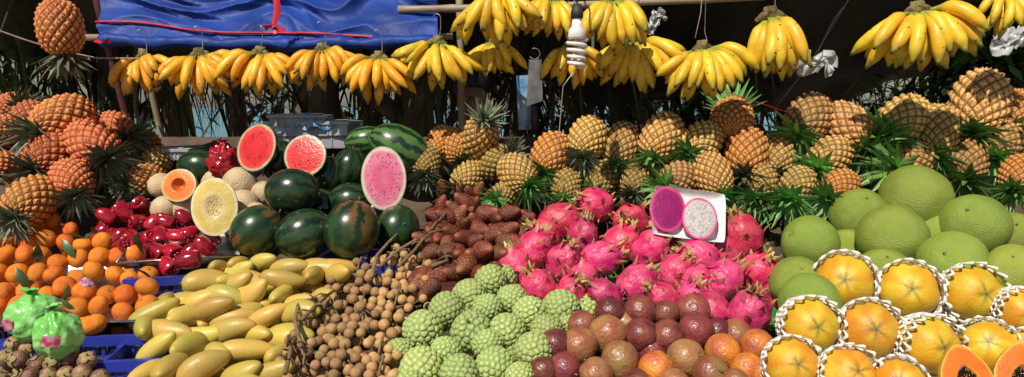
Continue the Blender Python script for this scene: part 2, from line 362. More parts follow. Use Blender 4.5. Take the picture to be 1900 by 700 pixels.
def hook(length=.09):
    b = B(); path = []
    for i in range(8):
        a = pi * i / 7; path.append((.012 * cos(a + pi), -.01, -.012 * sin(a)))
    path.append((.012, 0, .03)); path.append((.012, .0, length - .02))
    for i in range(7):
        a = pi * i / 6; path.append((-.002 + .014 * cos(a), 0, length + .014 * sin(a)))
    b.tube(path, .0018, 6)
    return b.mesh("metal_hook", 'wire')
def bunch(px, py, rpx, n, Y, kind='y', A=80, hl=.09):
    p = P(px, py, Y); L = rpx / SC(py, Y) * 1.12
    lab = ("hand of ripe orange-yellow bananas hanging from a metal hook" if kind == 'o' else "hand of yellow bananas hanging below the awning")
    o = obj("banana_bunch", STK, p, Q(Z3, U(-.35, .35)) @ Q(Y3, U(-.16, .16)), L, lab, "bananas", "banana bunches hanging above the fruit stand")
    nb = int(n * .55); rows = [(nb, 1., 2, .03), (n - nb, .85, 30, -.04)]
    for cnt, fa, tilt, yo in rows:
        for i in range(cnt):
            a = radians(A) * fa * (2 * (i + .5) / cnt - 1) + U(-.09, .09)
            tl = radians(tilt + U(-10, 10))
            q = Q(Y3, a) @ Q(X3, -tl) @ Q(Z3, U(-.5, .5) + a * -.4)
            loc = Vector((-sin(a) * .17, yo, -.03 - .02 * cos(a)))
            obj("banana", random.choice(BANO if kind == 'o' else BAN), loc, q, (1., 1., U(.78, 1.04)), parent=o)
    obj("metal_hook", hook(hl), p + Vector((0, -.0, L * .12)), Q(Z3, U(-.8, .8)), 1, "thin bent steel hook holding a banana bunch", "hook", "hooks holding banana bunches")
for a in [(266, 104, 68, 16, 2.45, 'o'), (370, 100, 78, 16, 2.43, 'o'), (483, 97, 76, 18, 2.45, 'o'), (598, 90, 70, 16, 2.44, 'o'),
          (703, 106, 76, 18, 2.42, 'o'), (812, 78, 80, 17, 2.4, 'y')]: bunch(*a, A=72, hl=.06)
for a in [(925, -16, 92, 19, 2.3, 'y', 62), (1022, -2, 74, 14, 2.32, 'y', 52), (918, 76, 66, 13, 2.45, 'y', 58), (1060, 82, 75, 14, 2.42, 'y', 60),
          (1135, -2, 92, 17, 2.28, 'y', 52), (1178, 74, 90, 18, 2.42, 'y', 68), (1303, 88, 90, 20, 2.33, 'y', 72), (1430, 28, 108, 14, 2.3, 'y', 26),
          (1703, 18, 108, 22, 2.2, 'y', 66), (1862, -12, 70, 13, 2.3, 'y', 60)]: bunch(*a, hl=.12)

# ------------------------------------------------------------------ mango
def make_mango(seed):
    rs = random.Random(seed); b = B(); k = rs.uniform(.04, .09)
    def fn(ph, t):
        z = -cos(pi * t); r = sin(pi * t) ** .9 * (.26 - .05 * z)
        if z > .6: r *= 1 - .3 * (z - .6)
        return Vector((r * cos(ph) + k * cos(z * 1.6), r * sin(ph) * .84, z * .52))
    b.ball(fn, 22, 18)
    b.tube([(k * .1, 0, -.5), (k * .1, 0, -.55)], [.02, .015], 6, 1); return b.mesh("mango", 'mango', 'stem')
MG = [make_mango(i) for i in range(4)]
mpoly = [(238, 660), (246, 622), (290, 575), (330, 525), (385, 488), (425, 468), (560, 470), (650, 486), (655, 505), (600, 545), (560, 590), (535, 650), (515, 725), (238, 725)]
for p, x, y, L in pile(mpoly, .050, .95, .86, 2, .17, wide=1.5, sep=.6, mound=.6):
    if L == 1 and R() < .25: continue
    d = Vector((U(.5, 1), U(-.7, .5), U(-.1, .5))) if R() < .75 else Vector((U(-.5, .6), -1, U(0, .5)))
    obj("mango", random.choice(MG), p, ori(d, U(0, 6)), .118 * U(.86, 1.12), "smooth yellow-green mango in the heap on the stand", "mango", "mangoes heaped on the stand")

# ------------------------------------------------------------------ custard apples
def make_custard(seed):
    b = B(); rs = random.Random(seed); n = 120; pts = []
    for i in range(n):
        z = 1 - 2 * (i + .5) / n; a = i * 2.39996; r = math.sqrt(1 - z * z)
        pts.append((Vector((r * cos(a), r * sin(a), z)) + Vector((rs.uniform(-1, 1), rs.uniform(-1, 1), rs.uniform(-1, 1))) * .045).normalized())
    def fn(ph, t):
        z = -cos(pi * t); v = Vector((sin(pi * t) * cos(ph), sin(pi * t) * sin(ph), z))
        d1 = d2 = -9
        for q in pts:
            e = v.dot(q)
            if e > d1: d2 = d1; d1 = e
            elif e > d2: d2 = e
        a1 = math.acos(min(1, d1)); a2 = math.acos(min(1, d2)); g = max(0, min(1, (a2 - a1) / .13))
        h = .075 * math.sqrt(g)
        big = 1 + .05 * noise.noise(v * 1.3 + Vector((seed * 4, 0, 0)))
        r = (.425 + h) * big * (1 - .06 * z if z < 0 else 1 + .02 * z)
        col = mixc((.12, .17, .05), (.38, .47, .15), g * 2.6)
        if a1 < .09: col = mixc((.60, .64, .34), col, a1 / .09)
        return v * r, col
    b.ball(fn, 96, 64)
    b.tube([(0, 0, .42), (0, 0, .52), (.03, 0, .6)], [.035, .025, .03], 6, col=(.25, .17, .08))
    return b.mesh("custard_apple", 'custard')
CU = [make_custard(0), make_custard(1), make_custard(2)]
for x, y, r in [(910, 522, 30), (872, 550, 31), (828, 575, 32), (905, 572, 27), (785, 612, 37), (875, 617, 39), (942, 616, 34), (983, 582, 32), (1040, 572, 34), (1092, 574, 25),
                (826, 655, 30), (782, 684, 40), (853, 694, 36), (918, 680, 36), (990, 652, 36), (950, 556, 28), (1015, 612, 29), (965, 700, 28), (760, 720, 30), (930, 522, 24), (850, 592, 22),
                (740, 655, 22), (905, 640, 28), (1050, 605, 22), (960, 648, 22)]:
    Y = Yof(y) - .01; s = 2 * r / SC(y, Y)
    deep = r < 26
    obj("custard_apple", random.choice(CU), P(x, y, Y + (.05 if deep else 0)), rq(), (s * 1.03 * (1.25 if deep else 1)),
        "knobbly pale green custard apple piled on the stand", "custard apple", "custard apples piled on the stand")

# ------------------------------------------------------------------ passion fruit
def mk(mt, seed):
    b = B(); sd = Vector((seed * 3.3, 1, 2))
    def fn(ph, t):
        z = -cos(pi * t); n = Vector((sin(pi * t) * cos(ph), sin(pi * t) * sin(ph), z * 1.03))
        r = .5 * (1 + .05 * noise.noise(n * 1.6 + sd) + .012 * noise.noise(n * 6 + sd)) - .03 * math.exp(-((t - 1) / .07) ** 2)
        return n * r
    b.ball(fn, 32, 24)
    b.tube([(0, 0, .46), (.01, 0, .52), (.02, .01, .57)], [.045, .03, .035], 6, 1)
    return b.mesh("passion_fruit", mt, 'stem')
PFm = {k: [mk(k, 1), mk(k, 2)] for k in ('passion', 'passion_g', 'passion_o')}
PF = [(1132, 579, 28, 0), (1188, 579, 31, 0), (1080, 604, 27, 0), (1236, 582, 25, 0), (1288, 578, 34, 0), (1030, 640, 30, 0), (1076, 641, 33, 1), (1128, 620, 35, 1), (1190, 622, 31, 0), (1239, 624, 31, 0),
      (1291, 614, 32, 0), (1048, 683, 29, 0), (1106, 695, 31, 1), (1150, 668, 35, 1), (1217, 684, 32, 2), (1272, 664, 34, 1), (1341, 652, 32, 2), (1318, 692, 33, 1), (1386, 684, 29, 2), (1404, 642, 31, 2),
      (1008, 688, 26, 0), (1365, 622, 24, 1), (1330, 618, 24, 0), (1180, 715, 30, 0), (1250, 715, 30, 1), (1362, 712, 28, 1), (1078, 565, 20, 0), (1160, 600, 22, 1), (1420, 700, 26, 2), (1210, 650, 24, 0)]
for x, y, r, k in PF:
    Y = Yof(y) - .02 + (.05 if r < 25 else 0); s = 2 * r / SC(y, Y) * (1.25 if r < 25 else 1.02)
    kk = ('passion', 'passion_g', 'passion_o')[k]
    obj("passion_fruit", random.choice(PFm[kk]), P(x, y, Y), rq(), s, ("dark purple speckled passion fruit in the pile", "reddish brown speckled passion fruit in the pile", "orange ripening passion fruit at the pile edge")[k],
        "passion fruit", "passion fruits piled on the stand")

# ------------------------------------------------------------------ dragon fruit
def make_dragon(seed):
    rs = random.Random(seed); b = B()
    pk = (.60, .014, .12)
    def prf(t): return sin(pi * t) ** .8 * .44
    def fn(ph, t):
        z = -cos(pi * t); r = prf(t)
        n = noise.noise(Vector((cos(ph), sin(ph), z)) * 2 + Vector((seed, 0, 0)))
        return Vector((r * cos(ph), r * sin(ph), z * .52)) * (1 + .08 * n), mixc(pk, (.72, .10, .18), .5 + n)
    b.ball(fn, 30, 22)
    n = 21
    for i in range(n):
        f = (i + .5) / n; t = .12 + .78 * f; az = i * 2.39996 + rs.uniform(-.25, .25)
        z = -cos(pi * t); r = prf(t); rad = Vector((cos(az), sin(az), 0)); side = Z3.cross(rad)
        base = Vector((r * cos(az), r * sin(az), z * .52))
        nrm = Vector((cos(az) * sin(pi * t), sin(az) * sin(pi * t), z)).normalized(); up = (Z3 - nrm * Z3.dot(nrm)).normalized()
        L = rs.uniform(.26, .38) * (.95 + .45 * f); st = 6; p = base - up * .10 - nrm * .03; path = [p.copy()]; d = (up + nrm * .22).normalized()
        for j in range(st):
            if j > 2: d = (d + nrm * .36 + up * .1).normalized()
            p = p + d * L / st * 1.15; path.append(p + nrm * .008)
        wd = [.13, .14, .12, .085, .055, .03, .004]
        b.blade(path, wd, side, 0, lambda t_: mixc((.58, .02, .12), (.42, .50, .12), (t_ - .45) * 2.), -.35)
    for i in range(7):
        az = i * 2.39996; rad = Vector((cos(az), sin(az), 0)); L = rs.uniform(.14, .3)
        path = [rad * .06 + Z3 * .45, rad * .09 + Z3 * (.5 + L * .2), rad * .13 + Z3 * (.48 + L * .65), rad * .22 + Z3 * (.48 + L)]
        b.blade(path, [.06, .06, .04, .004], Z3.cross(rad), 0, lambda t_: mixc((.55, .08, .13), (.42, .50, .14), t_ * 1.2), -.25)
    return b.mesh("dragon_fruit", 'dragon')
DG = [make_dragon(i) for i in range(5)]
for x, y, r in [(1105, 380, 34), (1038, 412, 38), (1170, 412, 36), (990, 464, 36), (1045, 488, 36), (1112, 482, 37), (1206, 464, 37), (1250, 508, 36), (1180, 526, 37), (1296, 478, 36), (1376, 442, 42),
                (1406, 508, 40), (1338, 522, 40), (1285, 556, 34), (1232, 555, 32), (1122, 550, 33), (1060, 542, 33), (1000, 535, 34), (1390, 582, 42), (960, 500, 30), (1322, 575, 34), (1150, 455, 30),
                (1080, 440, 32), (1010, 440, 28), (1340, 470, 30), (1230, 430, 26), (1290, 520, 32), (1080, 520, 30), (965, 470, 26), (1440, 545, 26)]:
    Y = Yof(y) - .02 + (.06 if r < 31 else 0); s = 2 * r / SC(y, Y) * (1.25 if r < 31 else 1.03)
    obj("dragon_fruit", random.choice(DG), P(x, y, Y), ori((U(-.8, .8), U(-.7, .3), U(.1, 1)), U(0, 6)), s,
        "bright pink dragon fruit with green-tipped scales in the pile", "dragon fruit", "dragon fruits piled on the stand")

# ------------------------------------------------------------------ pomelo
def make_pomelo(seed):
    b = B()
    def fn(ph, t):
        z = -cos(pi * t); n = Vector((sin(pi * t) * cos(ph), sin(pi * t) * sin(ph), z * .95)); k = 1 + .05 * noise.noise(n * 1.3 + Vector((seed * 7, 0, 0))) + .01 * noise.noise(n * 6 + Vector((seed * 7, 0, 0)))
        p = n * .5 * k; p.z += .03 * max(0, z) ** 3 - .035 * math.exp(-((t - 1) / .06) ** 2) + .03 * math.exp(-(t / .08) ** 2); return p
    b.ball(fn, 64, 46)
    b.ell((0, 0, .475), (.03, .03, .018), 8, 5, 1)
    return b.mesh("pomelo", 'pomelo', 'stem')
PM = [make_pomelo(i) for i in range(3)]
for x, y, r, dy in [(1698, 372, 65, -.20), (1806, 420, 61, -.17), (1594, 402, 52, -.1), (1655, 443, 63, -.17), (1503, 452, 52, -.08), (1768, 488, 60, -.17), (1882, 503, 50, -.2), (1478, 525, 50, -.05),
                    (1502, 562, 56, -.12), (1640, 510, 50, -.08), (1735, 440, 52, -.04), (1880, 440, 45, .0), (1570, 470, 45, .03), (1850, 560, 50, -.05)]:
    Y = Yof(y) + dy; s = 2 * r / SC(y, Y)
    obj("pomelo", random.choice(PM), P(x, y, Y), ori((U(-.8, .8), U(-.9, .3), U(.2, 1)), U(0, 6)), s, "large round green pomelo stacked in a heap", "pomelo", "pomelos stacked on the stand")

# ------------------------------------------------------------------ papaya with foam net
def make_papaya():
    b = B()
    def fn(ph, t):
        z = -cos(pi * t); lobe = 1 + .03 * cos(5 * ph) * sin(pi * t)
        r = sin(pi * t) ** .95 * .5 * lobe
        zz = z * .53 - .03 * math.exp(-((t - 1) / .09) ** 2)
        nz = noise.noise(Vector((cos(ph) * 2, sin(ph) * 2, z * 2)))
        col = mixc((.74, .35, .02), (.70, .49, .04), .5 + nz * 1.4 + .3 * sin(ph * 2))
        star = (1 - t) / .10 * (1.25 + .55 * cos(5 * ph)) * (1 + nz * .8)
        if star < 1: col = mixc((.26, .22, .04), col, star ** 1.5)
        if (1 - t) < .018: col = (.08, .06, .02)
        return Vector((r * cos(ph), r * sin(ph), zz)), col
    b.ball(fn, 48, 44); return b.mesh("papaya", 'papaya')
def make_net(seed):
    rs = random.Random(seed); b = B(); N_, rings = 17, 8; nodes = []
    for j in range(rings + 1):
        t = .12 + .55 * j / rings; row = []
        for i in range(N_):
            ph = 2 * pi * (i + .5 * (j % 2)) / N_; fl = 1.07 + (.0 if j < rings - 1 else (.06 if j == rings - 1 else .17)) + rs.uniform(-.02, .03)
            r = sin(pi * t) * .5 * fl; row.append(Vector((r * cos(ph), r * sin(ph), -cos(pi * t) * .53 * (1.04 if j < rings else 1.1) + (.07 if j == rings else 0) + rs.uniform(-.02, .02))))
        nodes.append(row)
    for j in range(rings):
        for i in range(N_):
            k2 = i if j % 2 == 0 else (i + 1) % N_
            k1 = (k2 - 1) % N_
            for k in (k1, k2):
                a, c = nodes[j][i], nodes[j + 1][k]; m_ = (a + c) / 2; m_ = m_ * (max(1, (a.length + c.length) / 2 / m_.length))
                b.tube([a, m_, c], [.028, .023, .028], 5)
    b.tube([nodes[0][i % N_] * .98 for i in range(N_ + 1)], .02, 5)
    return b.mesh("foam_net", 'foam')
PP = make_papaya(); NET = [make_net(1), make_net(2), make_net(3)]
for x, y, r in [(1565, 524, 53), (1683, 540, 53), (1797, 545, 53), (1892, 580, 45), (1500, 606, 53), (1610, 614, 54), (1718, 640, 54), (1832, 645, 48), (1468, 678, 50), (1570, 698, 52), (1668, 715, 48), (1900, 660, 45)]:
    Y = Yof(y) - .1; s = 2 * r / SC(y, Y)
    d = Vector((U(-.4, .35) - (x - 950) / 2600, -1, U(.1, .7)))
    o = obj("papaya", PP, P(x, y, Y), ori(d, U(0, 6)), s * .98, "round orange-yellow papaya wrapped in white foam net", "papaya", "papayas in foam nets stacked on the stand")
    obj("foam_net", random.choice(NET), (0, 0, 0), Q(Z3, U(0, 1)) @ Q(X3, U(-.12, .12)), 1, parent=o)

# ------------------------------------------------------------------ tangerines
def make_tang(seed):
    b = B()
    def fn(ph, t):
        z = -cos(pi * t); r = sin(pi * t) * .5 * (1 + .015 * cos(9 * ph + seed)) * (1 + .05 * noise.noise(Vector((cos(ph), sin(ph), z + seed * 4))))
        return Vector((r * cos(ph), r * sin(ph), z * .42 - .05 * math.exp(-((t - 1) / .09) ** 2) + .03 * math.exp(-(t / .08) ** 2)))
    b.ball(fn, 26, 18); b.ell((0, 0, .385), (.045, .045, .02), 6, 4, 1); return b.mesh("tangerine", 'tang', 'leaf')
TG = [make_tang(i) for i in range(3)]
b = B(); b.blade([(0, 0, 0), (.25, 0, .1), (.55, 0, .16), (.9, 0, .13), (1.2, 0, .02)], [.02, .16, .22, .15, .01], (0, 1, 0), 0, (1, 1, 1), .2); LF = b.mesh("leaf", 'leaf')
tpoly = [(-25, 428), (60, 412), (85, 400), (120, 412), (185, 440), (245, 470), (300, 510), (322, 560), (318, 590), (280, 598), (215, 610), (150, 612), (60, 590), (-25, 575)]
for p, x, y, L in pile(tpoly, .055, .98, .86, 2, .18, mound=.7):
    if L == 1 and R() < .3: continue
    o = obj("tangerine", random.choice(TG), p, ori((U(-1, 1), U(-1, .6), U(-.5, 1)), U(0, 6)), .059 * U(.88, 1.08), "small bright orange tangerine in the heap", "tangerine", "tangerines heaped on the stand")
    if L == 0 and R() < .38:
        obj("leaf", LF, (0, 0, .4), Q(Z3, U(0, 6)), U(.6, 1.), parent=o)
        if R() < .5: obj("leaf", LF, (0, 0, .4), Q(Z3, U(0, 6)), U(.6, 1.), parent=o)

# ------------------------------------------------------------------ rose apples
def make_rose(seed):
    b = B()
    def fn(ph, t):
        z = -cos(pi * t); r = (.22 + .24 * t ** .8) * sin(pi * t) ** .55
        lob = 1 + .05 * cos(4 * ph + seed) * t
        return Vector((r * lob * cos(ph), r * lob * sin(ph), z * .5 - .16 * math.exp(-((t - 1) / .12) ** 2)))
    b.ball(fn, 24, 20)
    for i in range(4):
        a = i * pi / 2 + .4; b.ell((.09 * cos(a), .09 * sin(a), .40), (.07, .07, .07), 7, 5, 0)
    b.tube([(0, 0, -.48), (0, 0, -.6)], [.03, .02], 6, 1); return b.mesh("rose_apple", 'rose', 'leaf')
RS = [make_rose(i) for i in range(3)]
rpoly = [(158, 425), (190, 392), (225, 378), (290, 385), (350, 398), (398, 430), (392, 470), (350, 488), (290, 488), (262, 470), (210, 452), (165, 440)]
for p, x, y, L in pile(rpoly, .050, .95, .86, 2, .18, mound=.8, sep=.5, dY=-.02):
    if L == 1 and R() < .3: continue
    obj("rose_apple", random.choice(RS), p, ori((U(-1, 1), U(-1, .3), U(-.8, .6)), U(0, 6)), .070 * U(.85, 1.1), "glossy deep red rose apple in the heap", "rose apple", "rose apples heaped in a crate")

# ------------------------------------------------------------------ salak
def make_salak(seed):
    b = B()
    def fn(ph, t):
        z = -cos(pi * t); r = sin(pi * t) ** .85 * (.34 - .09 * z)
        a = 9 * ph / (2 * pi) + 8 * t; c = 9 * ph / (2 * pi) - 8 * t; d = max(abs(a % 1 - .5), abs(c % 1 - .5)) * 2
        sc_ = 1 + .07 * (1 - d) * min(1, sin(pi * t) * 2)
        col = mixc((1.25, 1.1, 1.), (.3, .28, .28), (d - .5) / .4)
        if z > .75: col = mixc(col, (1.7, 1.9, 1.7), (z - .75) * 3)
        return Vector((r * sc_ * cos(ph) + .03 * sin(z * 2), r * sc_ * sin(ph), z * .48 + .10 * max(0, z) ** 6)), col
    b.ball(fn, 54, 40); return b.mesh("snake_fruit", 'salak')
SK = [make_salak(i) for i in range(2)]
spoly = [(770, 510), (782, 450), (800, 395), (815, 350), (850, 338), (905, 360), (918, 395), (970, 395), (995, 420), (965, 450), (940, 480), (930, 510), (830, 525), (785, 530)]
for p, x, y, L in pile(spoly, .042, .98, .95, 2, .2, dY=-.02, mound=.8, sep=.6):
    if L == 1 and R() < .3: continue
    up = max(0, (430 - y) / 80)
    d = Vector(((x - 858) / 130 + U(-.6, .6), -.5 + U(-.5, .3), up + U(-.3, .5)))
    obj("snake_fruit", random.choice(SK), p, ori(d, U(0, 6)), .074 * U(.8, 1.15), "brown scaly pointed snake fruit in the cluster", "snake fruit", "snake fruits heaped on the stand")

# ------------------------------------------------------------------ longan bunches
def make_longan():
    b = B()
    b.ball(lambda ph, t: Vector((.5 * sin(pi * t) * cos(ph), .5 * sin(pi * t) * sin(ph), -.48 * cos(pi * t) + .03 * math.exp(-((t - 1) / .1) ** 2))), 16, 11)
    return b
LG = make_longan().mesh("longan", 'longan'); LGL = make_longan().mesh("longan", 'longan_l')
lpoly = [(640, 505), (690, 475), (735, 462), (800, 470), (818, 505), (815, 530), (790, 560), (755, 600), (742, 640), (745, 720), (500, 720), (530, 650), (552, 590), (590, 540)]
seeds = [(660, 510), (720, 500), (780, 505), (600, 590), (665, 580), (730, 570), (560, 680), (630, 670), (700, 660), (700, 700)]
groups = {i: [] for i in range(len(seeds))}
for p, x, y, L in pile(lpoly, .0265, .97, .86, 2, .17, mound=1.1):
    if L == 1 and R() < .25: continue
    i = min(range(len(seeds)), key=lambda k: (seeds[k][0] - x + U(-14, 14)) ** 2 + (seeds[k][1] - y) ** 2); groups[i].append((p, L))
for i, pts in groups.items():
    if not pts: continue
    sx, sy = seeds[i]; base = P(sx + 14, sy - 26, Yof(sy - 26)) + NRM * .02; cb = P(sx, sy, Yof(sy)) - NRM * .01; b = B()
    b.tube([Vector((0, 0, 0)), (cb - base) * .5 + NRM * .01, cb - base, (cb - base) * 1.5 - NRM * .012], [.0035, .003, .0025, .002], 6)
    for p, L in pts:
        v = p - base; m_ = (cb - base) * U(.5, 1.2); b.tube([m_, m_ * .4 + v * .6 - NRM * .008, v], [.002, .0016, .0014], 4)
    light = sx >= 695 or (sx, sy) == (660, 580)
    o = obj("longan_bunch", b.mesh("longan_bunch_twigs", 'twig'), base, None, 1, ("light tan longans on twigs in the heap" if light else "brown longans on thin twigs in the heap"), "longans", "longan bunches laid on the stand")
    for p, L in pts[:99]:
        obj("longan", LGL if light else LG, p - base, rq(), .027 * U(.88, 1.08), parent=o)
for k, pl in enumerate([[(690, 520), (700, 480), (722, 455), (748, 430)], [(740, 500), (770, 470), (800, 430), (832, 398)], [(560, 650), (548, 600), (556, 565), (590, 560)], [(800, 500), (830, 490), (825, 470), (845, 462)],
                        [(530, 700), (540, 660), (536, 630)], [(705, 500), (740, 470), (790, 440), (820, 432)], [(560, 600), (590, 570), (620, 545)]]):
    pts = [P(x, y, Yof(y) - .05) + NRM * .01 for x, y in pl]; b = B(); b.tube([p - pts[0] for p in pts], [.0055, .005, .0045, .004][:len(pts)], 7)
    for j in range(4):
        e = Vector((U(-.04, .04), U(-.03, .0), U(-.01, .04))); f = (pts[-1] - pts[0]) * U(.3, 1); b.tube([f, f + e * .6, f + e + Vector((0, 0, -.01))], [.003, .0022, .0015], 5)
    obj("longan_branch", b.mesh("longan_branch", 'twig'), pts[0], None, 1, "bare brown longan branch sticking out of the heap", "branch", "bare longan branches")

# ------------------------------------------------------------------ watermelons & melons
def make_melon(name, mt, asp=1.0, rib=0):
    b = B()
    def fn(ph, t):
        z = -cos(pi * t); r = .5 * sin(pi * t) * (1 + rib * cos(10 * ph)); return Vector((r * cos(ph), r * sin(ph), z * .5 * asp))
    b.ball(fn, 40, 26); b.tube([(0, 0, .49 * asp), (0, .01, .53 * asp), (.03, .02, .56 * asp)], [.02, .015, .016], 6, 1); return b.mesh(name, mt, 'stem')
WM = make_melon("watermelon", 'wm', 1.18); WR = make_melon("watermelon", 'wm_red', 1.1); WS = make_melon("watermelon", 'wm_st', 1.45)
for x, y, r, Y, k, d in [(543, 356, 44, 2.1, 0, (1, -.1, .05)), (477, 428, 46, 2.0, 1, (.7, .3, .6)), (565, 434, 46, 2.0, 0, (.8, .2, .3)), (653, 427, 51, 1.98, 1, (.2, .3, 1)), (737, 425, 41, 2.1, 1, (.3, .3, 1)),
                      (650, 315, 34, 2.33, 0, (0.2, -.2, 1)), (648, 375, 36, 2.18, 0, (1, -.2, .2)), (742, 275, 42, 2.42, 2, (1, .1, -.5)), (682, 262, 28, 2.5, 2, (1, .1, .1)), (372, 312, 36, 2.42, 0, (1, 0, 0)),
                      (608, 330, 34, 2.32, 0, (.3, 0, 1)), (600, 385, 34, 2.2, 0, (1, 0, 0)), (520, 300, 34, 2.42, 0, (.2, 0, 1)), (700, 395, 36, 2.22, 0, (1, 0, .3)), (430, 400, 30, 2.2, 0, (1, 0, .3))]:
    s = 2 * r / SC(y, Y)
    obj("watermelon", (WM, WR, WS)[k], P(x, y, Y), ori(d, U(0, 6)), s, ("dark green glossy watermelon stacked on the stand", "dark green watermelon with reddish yellow patches", "green striped oblong watermelon behind the dark ones")[k], "watermelon", "watermelons stacked on the stand")
ML = make_melon("muskmelon", 'melon', 1.0, .01)
for x, y, r, Y in [(445, 342, 32, 2.28), (300, 345, 24, 2.3), (306, 388, 25, 2.22), (452, 382, 30, 2.2), (490, 360, 24, 2.27), (342, 388, 26, 2.24), (345, 350, 26, 2.38), (400, 335, 26, 2.4), (475, 395, 20, 2.15)]:
    obj("muskmelon", ML, P(x, y, Y), rq(), 2 * r / SC(y, Y), "pale cream muskmelon with rough rind", "melon", "muskmelons stacked on the stand")

def half_fruit(name, x, y, rx, rz, Y, stops, rind, d, label, cat, depth=.8, seeds=None, cavity=0, roll=0, seedmat='seed', point=0):
    sx = rx / SC(y, Y); sz = rz / SC(y, Y)
    def cf(r):
        for (a, ca), (b_, cb_) in zip(stops, stops[1:]):
            if a <= r <= b_: return mixc(ca, cb_, (r - a) / (b_ - a + 1e-6))
        return stops[-1][1]
    nu = 48
    def shp(ph):
        zz = sin(ph); k = 1 - point * max(0, zz) ** 2 * .35; return cos(ph) * k, zz
    b = B(); vs = []; fs = []; nr = 10
    for j in range(nr + 1):
        a = pi / 2 * j / nr
        for i in range(nu):
            ph = 2 * pi * i / nu; cx, cz = shp(ph); vs.append((sx * cos(a) * cx, sx * depth * sin(a), sz * cos(a) * cz))
    for j in range(nr):
        for i in range(nu):
            k = (i + 1) % nu; fs.append((j * nu + i, j * nu + k, (j + 1) * nu + k, (j + 1) * nu + i))
    b.add(vs, fs, [(.8, .45, .05)] * len(vs) if rind == 'papaya' else ([(.66, .03, .15)] * len(vs) if rind == 'dragon' else None))
    q = Vector(d).to_track_quat('-Y', 'Z') @ Q(Y3, roll)
    o = obj(name, b.mesh(name + "_rind", rind), P(x, y, Y), q, 1, label, cat)
    b = B(); vs = []; cs = []; fs = []; nr = 26
    for j in range(nr + 1):
        f = j / nr
        for i in range(nu):
            ph = 2 * pi * i / nu; cx, cz = shp(ph)
            dep = cavity * max(0, 1 - (f / .42) ** 2) if f < .42 else 0
            wob = .05 * noise.noise(Vector((cos(ph) * f * 3, sin(ph) * f * 3, 5)))
            vs.append((sx * f * cx, -.0015 + dep * sx - .004 * (1 - f * f), sz * f * cz)); cs.append(cf(max(0, min(1, f + wob * (f < .93)))))
    for j in range(nr):
        for i in range(nu):
            k = (i + 1) % nu; fs.append((j * nu + i, j * nu + k, (j + 1) * nu + k, (j + 1) * nu + i))
    b.add(vs, fs, cs)
    obj("flesh", b.mesh(name + "_flesh", 'flesh'), (0, 0, 0), None, 1, parent=o)
    if seeds:
        b = B(); n, r0, r1, ss = seeds
        for i in range(n):
            ph = U(0, 2 * pi); f = math.sqrt(U(r0 ** 2, r1 ** 2)); cx, cz = shp(ph); dep = cavity * max(0, 1 - (f / .42) ** 2) if cavity else 0
            b.ell((sx * f * cx, -.002 + dep * sx - .004 * (1 - f * f) - (U(0, .3) * ss if cavity else 0), sz * f * cz), (ss * .6, ss * (.9 if cavity else .3), ss), 7, 5)
        obj("seeds", b.mesh(name + "_seeds", seedmat), (0, 0, 0), None, 1, parent=o, kind="stuff")
    return o
red = [(0, (.72, .03, .03)), (.6, (.66, .02, .025)), (.86, (.72, .07, .05)), (.92, (.70, .42, .3)), (.955, (.5, .56, .3)), (.975, (.05, .12, .03)), (1, (.02, .06, .02))]
pnk = [(0, (.74, .18, .30)), (.4, (.68, .11, .25)), (.6, (.72, .2, .32)), (.84, (.74, .22, .34)), (.89, (.76, .56, .5)), (.955, (.68, .70, .5)), (.98, (.12, .25, .06)), (1, (.04, .12, .03))]
half_fruit("cut_watermelon", 476, 274, 40, 46, 2.27, red, 'wm', (-.25, -1, .25), "halved watermelon with bright red flesh facing out", "watermelon", .9, (14, .3, .75, .003), roll=.35)
half_fruit("cut_watermelon", 566, 289, 42, 40, 2.25, red, 'wm', (-.15, -1, .35), "halved red watermelon lying on whole watermelons", "watermelon", .9, (12, .3, .75, .003), roll=.5)
half_fruit("cut_watermelon", 712, 331, 42, 60, 2.12, pnk, 'wm_st', (.05, -1, .12), "tall halved watermelon with pink flesh and seeds", "watermelon", .8, (60, .3, .8, .0022), roll=-.04)
half_fruit("cut_muskmelon", 332, 344, 34, 31, 2.2, [(0, (.60, .12, .02)), (.35, (.60, .14, .03)), (.45, (.80, .22, .03)), (.85, (.80, .25, .05)), (.95, (.78, .5, .22)), (1, (.6, .5, .3))], 'melon', (-.1, -1, .3), "halved melon with orange flesh", "melon", .8, None, .45)
half_fruit("cut_muskmelon", 398, 384, 42, 54, 2.07, [(0, (.62, .50, .20)), (.4, (.66, .54, .24)), (.48, (.72, .60, .28)), (.6, (.72, .58, .18)), (.85, (.70, .55, .14)), (.94, (.76, .72, .42)), (1, (.72, .67, .48))], 'melon', (.1, -1, .15), "large halved melon with pale yellow flesh", "melon", .8, (50, .05, .34, .002), .10, seedmat='melon')
pap = [(0, (.75, .2, .03)), (.42, (.76, .24, .03)), (.5, (.78, .17, .02)), (.9, (.80, .20, .025)), (.97, (.78, .42, .07)), (1, (.7, .45, .05))]
half_fruit("cut_papaya", 1795, 706, 50, 66, 1.30, pap, 'papaya', (0, -1, .5), "halved papaya with orange flesh and black seeds", "papaya", .8, (90, 0, .38, .0042), .45, roll=-.1, point=1)
half_fruit("cut_papaya", 1898, 706, 50, 72, 1.30, pap, 'papaya', (-.15, -1, .5), "halved papaya with orange flesh and black seeds", "papaya", .8, (90, 0, .38, .0042), .45, roll=.15, point=1)
tp = P(1275, 400, 2.0); tq = Vector((.1, -1, .42)).to_track_quat('-Y', 'Z') @ Q(Y3, .14)
b = B()
def trayf(u, v):
    x = (u - .5) * 2; z = (v - .5) * 2; m_ = max(abs(x), abs(z))
    return Vector((x * .108 * (1 - .04 * abs(z) ** 6), -(.02 * max(0, (m_ - .82) / .18)), z * .075 * (1 - .04 * abs(x) ** 6)))
